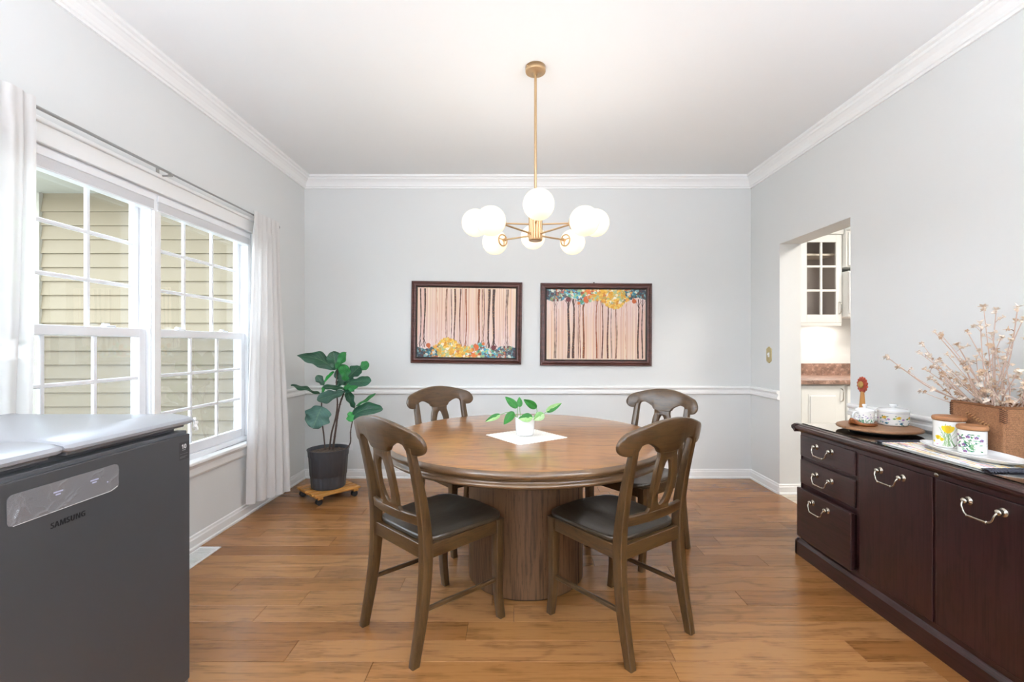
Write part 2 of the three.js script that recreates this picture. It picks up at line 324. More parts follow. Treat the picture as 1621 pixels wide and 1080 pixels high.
// ------------------------------------------------------------------ outside the window
{
  const sid = std({ color: S('#6f624c'), roughness: 0.7 });
  const w = struct('wall_exterior', box(-4.33, XL - 0.16, -0.5, 2.62, -4.40, -4.16), sid);
  const L = 4.33 - (0 - XL) - 0.16, prof = [[0, 0], [0.02, 0], [0.021, 0.005], [0.003, 0.128], [0, 0.128]];
  for (let k = -19; k <= 4; k++) obj('siding_board', mould(prof, V(XL - 0.165, 1.922 + k * 0.127, -4.16), V(-1, 0, 0), V(0, 0, 1), L), sid, w);
  struct('trim_10', [rbox(-4.40, -4.31, -0.5, 2.60, -4.24, -4.125, 0.004), rbox(-4.41, -4.33, -0.5, 2.60, -4.40, -4.2, 0.004)], std({ color: S('#948e80'), roughness: 0.6 }));
  struct('roof', [box(-4.9, XL - 0.16, 2.60, 2.64, -4.9, -3.62), box(-4.9, XL - 0.16, 2.64, 2.95, -4.9, -4.2)], std({ color: S('#9a958a'), roughness: 0.7 }));
  const gt = thing('roof_gutter', 'white metal gutter under the eave outside the window', 'gutter', [-3.5, 2.66, -3.58]);
  obj('trough', mould([[0, 0], [0.06, 0], [0.09, 0.05], [0.1, 0.1], [0.096, 0.1], [0.085, 0.05], [0.057, 0.004], [0.004, 0.004], [0.004, 0.1], [0, 0.1]], V(1.42, 0, 0), V(-1, 0, 0), V(0, 0, 1), 2.8), M.vinyl, gt);
  struct('ground', box(-60, XL - 0.16, -0.9, -0.5, -60, 40), std({ color: S('#8a8c7c'), roughness: 1 }));
  struct('path', box(-9, -6.6, -0.5, -0.47, -30, 30), std({ color: S('#cfccc6'), roughness: 0.9 }));
  reseed(77);
  const leafM = std({ color: S('#7f9562'), roughness: 0.8, side: THREE.DoubleSide }), bark = std({ color: S('#6d5c4b'), roughness: 0.9 });
  const tree = (label, x, z, h, r) => {
    const t = thing('leafy_tree', label, 'tree', [x, -0.5, z]);
    obj('trunk', limb([V(0, 0, 0), V(0.1, h * 0.3, 0.05), V(-0.05, h * 0.6, 0), V(0, h * 0.9, 0)], [0.22, 0.16, 0.12, 0.04], 8, 12), bark, t);
    for (let i = 0; i < 5; i++) { const a = rr(0, 6.28); obj('branch', limb([V(0, h * rr(0.35, 0.5), 0), V(Math.cos(a) * r * 0.4, h * 0.62, Math.sin(a) * r * 0.4), V(Math.cos(a) * r * 0.8, h * rr(0.65, 0.9), Math.sin(a) * r * 0.8)], [0.07, 0.04, 0.015], 6, 8), bark, t); }
    const n = 1800, lg = new THREE.PlaneGeometry(0.2, 0.12, 2, 1), im = new THREE.InstancedMesh(lg, leafM, n), d = new THREE.Object3D();
    for (let i = 0; i < n; i++) { const u = V(rr(-1, 1), rr(-1, 1), rr(-1, 1)); if (u.length() > 1) { i--; continue; } d.position.set(u.x * r, h * 0.72 + u.y * h * 0.36, u.z * r); d.rotation.set(rr(0, 6), rr(0, 6), rr(0, 6)); d.scale.setScalar(rr(0.7, 1.6)); d.updateMatrix(); im.setMatrixAt(i, d.matrix); }
    im.name = 'foliage'; im.userData.kind = 'stuff'; im.castShadow = im.receiveShadow = true; t.add(im);
  };
  tree('leafy tree outside, seen through the sheer curtain close to the house wing', -8.5, -7.2, 4.6, 1.7);
  tree('taller leafy tree outside, seen through the sheer curtain further along the lawn', -12.5, -8.0, 6.2, 2.6);
}

// ------------------------------------------------------------------ rear of the room (behind the camera): added window and uplighters for fill light
{
  const g = structGroup('window_3'); g.position.set(0.3, 0, ZF + 0.08);  // added window behind the camera, lets in fill light
  struct('window_frame', [box(-0.7, -0.64, 0.9, 2.1, -0.06, 0.06), box(0.64, 0.7, 0.9, 2.1, -0.06, 0.06), box(-0.64, 0.64, 2.04, 2.1, -0.06, 0.06), box(-0.64, 0.64, 0.9, 0.96, -0.06, 0.06), box(-0.03, 0.03, 0.96, 2.04, -0.04, 0.04)], M.vinyl, g);
  for (const x of [-0.335, 0.335]) obj('pane', new THREE.PlaneGeometry(0.61, 1.08).translate(x, 1.5, 0), M.glass, g);
  struct('added_terrace', box(-8, 8, -0.5, -0.1, ZF + 0.2, 30), std({ color: S('#d6d2ca'), roughness: 0.9 }));  // added pale ground, bounces daylight in through the rear window
  const fillLampM = std({ color: S('#ffffff'), emissive: S('#ffffff'), emissiveIntensity: 2, roughness: 0.6 }), iron = std({ color: S('#3a3a3c'), metalness: 0.6, roughness: 0.4 });
  [[-1.55, 0.3, 'added dark floor uplighter for fill light, behind the camera on the window side'], [1.8, 0.3, 'added dark floor uplighter for fill light, behind the camera on the sideboard side']].forEach(([x, z, label]) => {
    const t = thing('added_fill_lamp', label, 'added floor lamp', [x, 0, z], 0, 'added floor uplighters for fill light behind the camera');  // added lamps out of view, bouncing fill light off the ceiling
    obj('base', lathe([[0.0001, 0], [0.14, 0], [0.14, 0.012], [0.03, 0.03], [0.0001, 0.03]], 40), iron, t);
    obj('pole', new THREE.CylinderGeometry(0.012, 0.012, 1.72, 16).translate(0, 0.88, 0), iron, t);
    obj('shade', lathe([[0.012, 1.72], [0.08, 1.74], [0.15, 1.8], [0.18, 1.86], [0.176, 1.86], [0.145, 1.805], [0.078, 1.748], [0.012, 1.73]], 48), iron, t);
    obj('fill_lamp_light', new THREE.CylinderGeometry(0.12, 0.1, 0.012, 32).translate(0, 1.815, 0), fillLampM, t);
    const l = new THREE.RectAreaLight(S('#eaf0fb'), FILL_UPLIGHT, 0.22, 0.22); l.position.set(0, 1.87, 0); l.rotation.x = Math.PI / 2; l.name = 'fill_uplight_glow'; t.add(l);
  });
}

// ------------------------------------------------------------------ kitchen beyond the doorway
{
  const KB = -4.5, KX = 4.9, white = std({ color: S('#f4f5f3'), roughness: 0.4 });
  struct('wall_kitchen', [box(WR, KX + 0.15, -0.1, CH, KB - 0.15, KB), box(KX, KX + 0.15, -0.1, CH, KB, -0.5), box(WR, KX + 0.15, -0.1, CH, -0.5, -0.35)], M.wall);
  struct('ceiling_kitchen', box(WR, KX + 0.15, CH, CH + 0.2, KB - 0.15, -0.35), M.ceiling);
  // wall cabinet with glazed door
  const wc = thing('wall_cabinet', 'white kitchen wall cabinet with a six-pane glass door seen through the doorway', 'cabinet', [2.845, 1.425, -4.36]);
  const w = 0.19, h = 0.81, d = 0.13;                            // local: centre x, bottom y, front +z
  obj('cabinet_body', [box(-w, -w + 0.018, 0, h, -0.135, d), box(w - 0.018, w, 0, h, -0.135, d), box(-w, w, 0, 0.018, -0.135, d), box(-w, w, h - 0.018, h, -0.135, d), box(-w, w, 0, h, -0.138, -0.13)], std({ color: S('#bdb3ad'), roughness: 0.5 }), wc);
  for (const y of [0.63]) obj('shelf', box(-w + 0.018, w - 0.018, y, y + 0.018, -0.13, 0.08), std({ color: S('#e9dfd0'), roughness: 0.5 }), wc);
  obj('cornice', rbox(-w - 0.02, w + 0.02, h, h + 0.08, -0.135, d + 0.04, 0.01), white, wc);
  const dr = obj('door', [rbox(-w, -w + 0.056, -0.005, h, d, d + 0.02), rbox(w - 0.056, w, -0.005, h, d, d + 0.02), rbox(-w + 0.055, w - 0.055, -0.005, 0.07, d + 0.0005, d + 0.0194), rbox(-w + 0.055, w - 0.055, h - 0.07, h - 0.0005, d + 0.0005, d + 0.0194)], white, wc);
  const gx0 = -w + 0.056, gx1 = w - 0.056, gy0 = 0.07, gy1 = h - 0.07;
  for (let i = 0; i < 2; i++) for (let k = 0; k < 3; k++) obj('pane', new THREE.PlaneGeometry((gx1 - gx0) / 2, (gy1 - gy0) / 3).translate(lerp(gx0, gx1, (i + 0.5) / 2), lerp(gy0, gy1, (k + 0.5) / 3), d + 0.009), M.glass, dr);
  obj('muntin', rbox(-0.01, 0.01, gy0, gy1, d + 0.002, d + 0.018, 0.003), white, dr);
  for (const k of [1, 2]) obj('muntin', rbox(gx0, gx1, lerp(gy0, gy1, k / 3) - 0.01, lerp(gy0, gy1, k / 3) + 0.01, d + 0.0027, d + 0.0173, 0.003), white, dr);
  obj('light_rail', rbox(-w, w, -0.035, -0.006, d - 0.015, d + 0.015, 0.004), white, wc);
  obj('handle', new THREE.TubeGeometry(new THREE.CatmullRomCurve3([V(w - 0.028, 0.075, d + 0.02), V(w - 0.026, 0.085, d + 0.04), V(w - 0.026, 0.13, d + 0.046), V(w - 0.026, 0.175, d + 0.04), V(w - 0.028, 0.185, d + 0.02)]), 16, 0.005, 8), M.chrome, dr);
  const vl = thing('under_cabinet_light', 'thin white light strip under the glazed kitchen wall cabinet', 'light', [3.0, 1.418, -4.36]);
  obj('housing', rbox(-0.12, 0.12, -0.002, 0.006, -0.03, 0.03, 0.002), white, vl);
  obj('diffuser_light', box(-0.11, 0.11, -0.006, -0.002, -0.025, 0.025), std({ color: 0xffffff, emissive: S('#fff1dc'), emissiveIntensity: 2 }), vl);
  { const l = new THREE.RectAreaLight(S('#fff6ea'), 45, 0.22, 0.05); l.position.set(0, -0.008, 0); l.rotation.x = -Math.PI / 2; l.name = 'strip_light_glow'; vl.add(l); }
  // plain cabinet above the microwave, and the microwave
  const up = thing('wall_cabinet', 'short white kitchen wall cabinet above the microwave, its edge seen through the doorway', 'cabinet', [3.372, 1.93, -4.32]);
  obj('cabinet_body', box(-0.334, 0.334, 0, 0.335, -0.17, 0.155), white, up);
  for (const x of [-0.165, 0.165]) { const dd = obj('door', [rbox(x - 0.155, x + 0.155, 0.01, 0.32, 0.155, 0.175)], white, up); obj('panel', rbox(x - 0.1, x + 0.1, 0.06, 0.27, 0.17, 0.18, 0.006), white, dd); }
  obj('cornice', rbox(-0.333, 0.35, 0.335, 0.41, -0.17, 0.2, 0.01), white, up);
  const mw = thing('microwave', 'white microwave with a dark window at the doorway edge', 'microwave', [3.379, 1.47, -4.31]);
  obj('casing', rbox(-0.34, 0.34, 0, 0.42, -0.19, 0.17, 0.01), white, mw);
  obj('door', rbox(-0.338, 0.2, 0.03, 0.41, 0.165, 0.185, 0.004), white, mw);
  obj('window', [0, 1, 2].map((k) => rbox(-0.328, 0.15, 0.07 + k * 0.11, 0.165 + k * 0.11, 0.18, 0.187, 0.004)), std({ color: S('#4a4a4c'), roughness: 0.25 }), mw);
  obj('control_panel', rbox(0.21, 0.33, 0.03, 0.41, 0.165, 0.18, 0.004), M.black, mw);
  obj('vent', [0, 1, 2].map((k) => box(-0.3, 0.3, 0.004 + k * 0.008, 0.008 + k * 0.008, 0.165, 0.173)), std({ color: S('#b9b9b6') }), mw);
  // base cabinet and worktop
  const bc = thing('base_cabinet', 'white kitchen base cabinet with a raised panel door under the brown worktop', 'cabinet', [2.9, 0, -4.2]);
  obj('cabinet_body', box(-0.55, 0.55, 0.1, 0.875, -0.29, 0.29), white, bc);
  obj('plinth', box(-0.55, 0.55, 0, 0.1, -0.29, 0.22), white, bc);
  for (const [x, hw] of [[-0.26, 0.185], [0.15, 0.2]]) {
    const dd = obj('door', [rbox(x - hw, x + hw, 0.13, 0.865, 0.29, 0.31)], white, bc);
    obj('panel', [rbox(x - hw + 0.06, x - hw + 0.066, 0.2, 0.795, 0.31, 0.316, 0.003), rbox(x - hw + 0.075, x + hw - 0.075, 0.215, 0.78, 0.306, 0.318, 0.006)], white, dd);
    obj('handle', new THREE.TubeGeometry(new THREE.CatmullRomCurve3([V(x + hw - 0.03, 0.73, 0.31), V(x + hw - 0.028, 0.74, 0.33), V(x + hw - 0.028, 0.785, 0.336), V(x + hw - 0.028, 0.83, 0.33), V(x + hw - 0.03, 0.84, 0.31)]), 16, 0.005, 8), M.chrome, dd);
  }
  const lam = dataTex(256, 128, (u, v) => { const a = 0.55 + 0.45 * fbm(u * 14, v * 7, 14, 7, 5, 4), b = smooth(0.55, 0.8, fbm(u * 20, v * 10, 20, 10, 15, 3)); return [0.74 * a + 0.14 * b, 0.585 * a + 0.13 * b, 0.51 * a + 0.13 * b]; }); lam.repeat.set(2.2, 4.4);
  const lamM = std({ map: lam, color: S('#ffffff'), roughness: 0.4 });
  const wt = thing('kitchen_worktop', 'brown speckled laminate worktop with upstand on the kitchen cabinet', 'worktop', [2.9, 0.877, -4.18]);
  obj('counter_slab', uvBox(rbox(-0.56, 0.56, 0, 0.038, -0.315, 0.325, 0.008), 'x'), lamM, wt);
  obj('upstand', uvBox(rbox(-0.56, 0.56, 0.036, 0.155, -0.315, -0.295, 0.004), 'x'), lamM, wt);
  const kl = thing('unseen_ceiling_light', 'flush square ceiling light, out of view, lighting the kitchen', 'ceiling light', [3.4, CH, -2.6], 0);  // unseen lamp, placed to light the kitchen beyond the doorway
  obj('frame', rbox(-0.33, 0.33, -0.03, 0, -0.33, 0.33, 0.004), M.vinyl, kl);
  obj('diffuser_light', box(-0.3, 0.3, -0.036, -0.03, -0.3, 0.3), std({ color: 0xffffff, emissive: S('#fff1dc'), emissiveIntensity: 2 }), kl);
  const l = new THREE.RectAreaLight(S('#fff8ee'), UNSEEN_KITCHEN_LIGHT, 0.6, 0.6); l.position.set(0, -0.04, 0); l.rotation.x = -Math.PI / 2; l.name = 'unseen_kitchen_light_glow'; kl.add(l);
}

// ------------------------------------------------------------------ wall fittings and floor register
{
  const sw = thing('light_switch', 'ornate brass light switch plate beside the doorway', 'light switch', [XR, 1.13, -3.85], -Math.PI / 2);
  const s = new THREE.Shape(), P = [[-0.036, -0.045], [-0.03, -0.055], [-0.018, -0.058], [-0.01, -0.067], [0, -0.064], [0.01, -0.067], [0.018, -0.058], [0.03, -0.055], [0.036, -0.045], [0.036, 0.045], [0.03, 0.055], [0.018, 0.058], [0.01, 0.067], [0, 0.064], [-0.01, 0.067], [-0.018, 0.058], [-0.03, 0.055], [-0.036, 0.045]];
  P.forEach(([x, y], i) => i ? s.lineTo(x, y) : s.moveTo(x, y));
  obj('plate', new THREE.ExtrudeGeometry(s, { depth: 0.003, bevelSize: 0.002, bevelThickness: 0.002, bevelSegments: 2 }), std({ color: S('#c9b98a'), metalness: 0.85, roughness: 0.35 }), sw);
  obj('toggle', [rbox(-0.012, 0.012, -0.02, 0.02, 0.003, 0.007, 0.002), rbox(-0.005, 0.005, -0.004, 0.012, 0.005, 0.018, 0.002)], M.porcelain, sw);
  for (const y of [-0.035, 0.035]) obj('screw', new THREE.SphereGeometry(0.004, 10, 6).scale(1, 1, 0.5).translate(0, y, 0.005), M.brass, sw);
  const ol = thing('wall_outlet', 'white wall outlet plate low on the wall behind the potted fig', 'outlet', [(549 - 814) / FOCAL * 4.146, 0.288, ZB]);
  obj('plate', rbox(-0.056, 0.056, -0.036, 0.036, 0, 0.006, 0.003), M.porcelain, ol);
  for (const x of [-0.02, 0.02]) obj('socket', [rbox(x - 0.014, x + 0.014, -0.017, 0.017, 0.004, 0.008, 0.003)], M.porcelain, ol);
  const vt = thing('floor_register', 'white slotted metal floor register by the window wall', 'vent', [-1.818, 0, -2.57]);
  obj('frame', [rbox(-0.064, 0.064, 0, 0.006, -0.155, -0.138, 0.002), rbox(-0.064, 0.064, 0, 0.006, 0.138, 0.155, 0.002), rbox(-0.064, -0.05, 0, 0.006, -0.14, 0.14, 0.002), rbox(0.05, 0.064, 0, 0.006, -0.14, 0.14, 0.002)], M.trim, vt);
  for (let i = 0; i < 20; i++) obj('slat', box(-0.05, 0.05, 0.0012, 0.0045, -0.136 + i * 0.0143, -0.128 + i * 0.0143), M.trim, vt);
  obj('damper', box(-0.05, 0.05, 0, 0.001, -0.139, 0.139), std({ color: S('#77726c') }), vt);
}

// ------------------------------------------------------------------ round pedestal table
const TC = [0.062, -2.455], TH = 0.735, TR = 0.737;
{
  const t = thing('dining_table', 'round brown oak pedestal dining table with a moulded edge', 'table', [TC[0], 0, TC[1]]);
  const topTex = fineTex.clone(); topTex.repeat.set(1 / 1.1, 1 / 0.5);
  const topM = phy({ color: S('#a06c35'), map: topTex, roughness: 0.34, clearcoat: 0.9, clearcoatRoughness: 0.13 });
  const shadedEdgeM = phy({ color: S('#6a4f33'), map: topTex, roughness: 0.32, clearcoat: 0.6, clearcoatRoughness: 0.15 });  // rim darker than the top: its shade is put into the colour
  const R = TR, prof = [[0.0001, 0], [R - 0.05, 0], [R - 0.024, -0.001], [R - 0.013, -0.004]];
  const top = lathe(prof.slice().reverse(), 128); top.translate(0, TH, 0); { const p = top.attributes.position, uv = top.attributes.uv; for (let i = 0; i < p.count; i++) uv.setXY(i, p.getX(i), p.getZ(i)); }
  obj('table_top', top, topM, t);
  const edge = lathe([[R - 0.3, -0.077], [R - 0.034, -0.077], [R - 0.02, -0.075], [R - 0.01, -0.069], [R - 0.008, -0.063], [R - 0.011, -0.056], [R - 0.02, -0.053], [R - 0.023, -0.042], [R - 0.013, -0.038], [R - 0.003, -0.032], [R, -0.023], [R - 0.002, -0.014], [R - 0.013, -0.0042]], 128); edge.translate(0, TH, 0);
  { const p = edge.attributes.position, uv = edge.attributes.uv; for (let i = 0; i < p.count; i++) uv.setXY(i, uv.getX(i) * 4.5, p.getY(i)); }
  obj('edge_moulding', edge, shadedEdgeM, t);
  const ped = pedTex.clone(); ped.rotation = Math.PI / 2; ped.repeat.set(1 / 0.95, 1 / 0.75);
  const pm = std({ color: S('#684a30'), map: ped, roughness: 0.5 });
  const PR = 0.305, half = (a0, name) => {
    const c = new THREE.CylinderGeometry(PR, PR, 0.655, 48, 1, true, a0, Math.PI - 0.035); const uv = c.attributes.uv;
    for (let i = 0; i < uv.count; i++) uv.setXY(i, uv.getX(i) * PR * Math.PI, uv.getY(i) * 0.66);
    c.translate(0, 0.3335, 0);
    return obj(name, c, pm, t);
  };
  // seam sits 30 degrees in front of the widest point on the sideboard side; cylinder angle 0 points at +z
  half(Math.PI / 3 + 0.0175, 'pedestal_half'); half(Math.PI / 3 + Math.PI + 0.0175, 'pedestal_half');
  obj('pedestal_core', new THREE.CylinderGeometry(PR - 0.008, PR - 0.008, 0.656, 48).translate(0, 0.329, 0), std({ color: S('#2a1c12'), roughness: 0.8 }), t);
  obj('shadow_gap_ring', new THREE.CylinderGeometry(PR - 0.006, PR - 0.006, 0.012, 64).translate(0, 0.006, 0), M.black, t);  // black band stands for the shadow gap under the pedestal
}
// doily and pothos
{
  const d = thing('doily', 'square white lace doily under the small white plant pot', 'doily', [0.062, TH, -2.385], 0.62);
  const s = new THREE.Shape(), n = 14, hw = 0.152, pts = [];
  for (let side = 0; side < 4; side++) for (let i = 0; i < n * 4; i++) { const u = i / (n * 4), a = -hw + 2 * hw * u, b = hw + 0.004 * Math.abs(Math.sin(u * n * Math.PI)); const [x, y] = [[a, -b], [b, a], [-a, b], [-b, -a]][side]; pts.push(new THREE.Vector2(x, y)); }
  s.setFromPoints(pts);
  const lace = dataTex(256, 256, (u, v) => { const q = (0.5 + 0.5 * Math.sin(u * 6.283 * 9)) * (0.5 + 0.5 * Math.sin(v * 6.283 * 9)), r = fbm(u * 18, v * 18, 18, 18, 6, 3); const c = 0.93 + 0.07 * smooth(0.35, 0.6, q * 0.4 + r * 0.7); return [c, c * 0.993, c * 0.98]; }); lace.repeat.set(6, 6);
  obj('lace_sheet', new THREE.ExtrudeGeometry(s, { depth: 0.0016, bevelEnabled: false }).rotateX(-Math.PI / 2), std({ color: S('#f4f2ee'), map: lace, bumpMap: lace, bumpScale: 0.001, roughness: 0.95 }), d);
  const p = thing('potted_pothos', 'small pothos with green leaves in a round white pot on the table', 'plant', [(831 - 814) / FOCAL * 2.415, TH + 0.0017, -2.415]);
  const pot = lathe([[0.0001, 0], [0.040, 0], [0.045, 0.004], [0.049, 0.03], [0.0535, 0.094], [0.0535, 0.097], [0.050, 0.097], [0.047, 0.06], [0.044, 0.02], [0.0001, 0.02]], 48);
  obj('pot', pot, M.porcelain, p);
  obj('soil', new THREE.CylinderGeometry(0.048, 0.047, 0.01, 24).translate(0, 0.078, 0), std({ color: S('#3a2c22'), roughness: 1, bumpMap: grit, bumpScale: 0.004 }), p);
  const leafTex = (dark, pale) => dataTex(128, 128, (u, v) => { const vein = Math.exp(-Math.abs(v - 0.5) * 60) * 0.25, side = 0.1 * Math.pow(Math.max(0, Math.sin((u * 9 - Math.abs(v - 0.5) * 8) * 6.283)), 6), n = fbm(u * 6, v * 6, 6, 6, 12, 3), k = pale ? smooth(0.45, 0.55, v + (n - 0.5) * 0.3) : 0; const c = new THREE.Color(dark).lerp(new THREE.Color(pale || dark), k), e = c.getHex(THREE.SRGBColorSpace), q = (0.9 + 0.25 * (n - 0.5)) + vein + side; return [((e >> 16) & 255) / 255 * q, ((e >> 8) & 255) / 255 * q, (e & 255) / 255 * q]; });
  const gm = [phy({ map: leafTex('#2c7a2b'), roughness: 0.42, side: THREE.DoubleSide, transmission: 0.15, specularIntensity: 0.6 }), phy({ map: leafTex('#2c7a2b', '#a9d38c'), roughness: 0.42, side: THREE.DoubleSide, transmission: 0.15, specularIntensity: 0.6 }), phy({ map: leafTex('#8fc578', '#bfe0a6'), roughness: 0.45, side: THREE.DoubleSide, transmission: 0.15, specularIntensity: 0.6 })];
  const o = p.position, Z = 2.415, q = (X, Y, dz = 0) => at(700 + X / 6.235, 600 + Y / 6.235, Z + dz).sub(o);
  const L = [ // base, tip, width, material, depth of base and tip, face
    [745, 287, 620, 174, 72, 0, 0, 0.02, 0.2], [766, 280, 762, 178, 56, 0, 0.01, 0.03, 0.1], [932, 287, 803, 203, 74, 0, 0.02, 0, 0.1], [575, 352, 425, 421, 58, 1, -0.01, -0.03, 0.5],
    [705, 325, 607, 450, 80, 0, -0.01, -0.05, 0.4], [893, 378, 750, 392, 84, 1, -0.05, -0.06, 0.35], [1002, 345, 903, 408, 84, 2, 0, -0.03, 0.3], [1025, 325, 1180, 238, 62, 1, 0.01, 0, 0.2]];
  for (const [bx, by, tx, ty, w, m, bz, tz, up] of L) obj('leaf', leaf(q(bx, by, bz), q(tx, ty, tz), w / 6.235 * Z / FOCAL * 1.05, V(0, up, 1), { curl: 0.12, fold: 0.18, shape: 'heart' }), gm[m], p);
  const stem = std({ color: S('#6f9a55'), roughness: 0.6 });
  for (const pts of [[[745, 400], [742, 330], [746, 288]], [[780, 400], [768, 330], [766, 280]], [[880, 400], [935, 330], [932, 288]], [[760, 400], [660, 330], [577, 352]], [[750, 400], [715, 345], [704, 326]], [[830, 400], [910, 372], [893, 378]], [[870, 400], [960, 340], [1002, 345]], [[890, 400], [985, 360], [1026, 325]]])
    obj('stem', limb(pts.map(([x, y]) => q(x, y, 0)), [0.0022, 0.0016], 6, 8), stem, p);
}
// a leaf blade between two points
function leaf(b, t, width, face, { curl = 0.1, fold = 0.1, wave = 0, bow = 0, shape = 'fiddle', nu = 18, nv = 8, seed = 1 } = {}) {
  const ax = t.clone().sub(b), len = ax.length(); ax.normalize();
  const nrm = face.clone().addScaledVector(ax, -face.dot(ax)).normalize(), side = new THREE.Vector3().crossVectors(nrm, ax).normalize();
  const pos = [], uv = [], idx = [], up = V(0, 1, 0).addScaledVector(ax, -ax.y).normalize();
  for (let i = 0; i <= nu; i++) for (let j = 0; j <= nv; j++) {
    const u = i / nu, v = j / nv * 2 - 1;
    let w = shape === 'heart' ? Math.pow(Math.sin(Math.PI * Math.pow(u, 0.72)), 0.8) : shape === 'lance' ? Math.pow(Math.sin(Math.PI * Math.pow(u, 0.95)), 0.9) : shape === 'round' ? Math.pow(Math.sin(Math.PI * Math.pow(u, 0.85)), 0.5) : (0.34 * Math.exp(-Math.pow((u - 0.17) / 0.13, 2)) + Math.pow(Math.max(0, Math.sin(Math.PI * Math.pow(u, 1.55))), 0.62) * (0.68 + 0.32 * smooth(0.2, 0.6, u)));
    if (i === 0 || i === nu) w = Math.min(w, 0.02);
    w *= width / 2 * (1 + wave * 0.16 * Math.sin(u * 17 + seed * 2 + v));
    const z = Math.abs(v) * fold * width - curl * len * (u * u) + curl * 0.5 * len * u + wave * width * 0.09 * Math.sin(u * 14 + seed + (v > 0 ? 1.5 : 0)) * Math.abs(v) - 0.12 * width * v * v * (1 - fold);
    const q = b.clone().addScaledVector(ax, u * len).addScaledVector(side, v * w).addScaledVector(nrm, z).addScaledVector(up, bow * len * Math.sin(Math.PI * u));
    pos.push(q.x, q.y, q.z); uv.push(u, j / nv);
  }
  for (let i = 0; i < nu; i++) for (let j = 0; j < nv; j++) { const a = i * (nv + 1) + j, c = a + nv + 1; idx.push(a, c, a + 1, a + 1, c, c + 1); }
  const g = new THREE.BufferGeometry(); g.setAttribute('position', new THREE.Float32BufferAttribute(pos, 3)); g.setAttribute('uv', new THREE.Float32BufferAttribute(uv, 2)); g.setIndex(idx); g.computeVertexNormals(); return g;
}

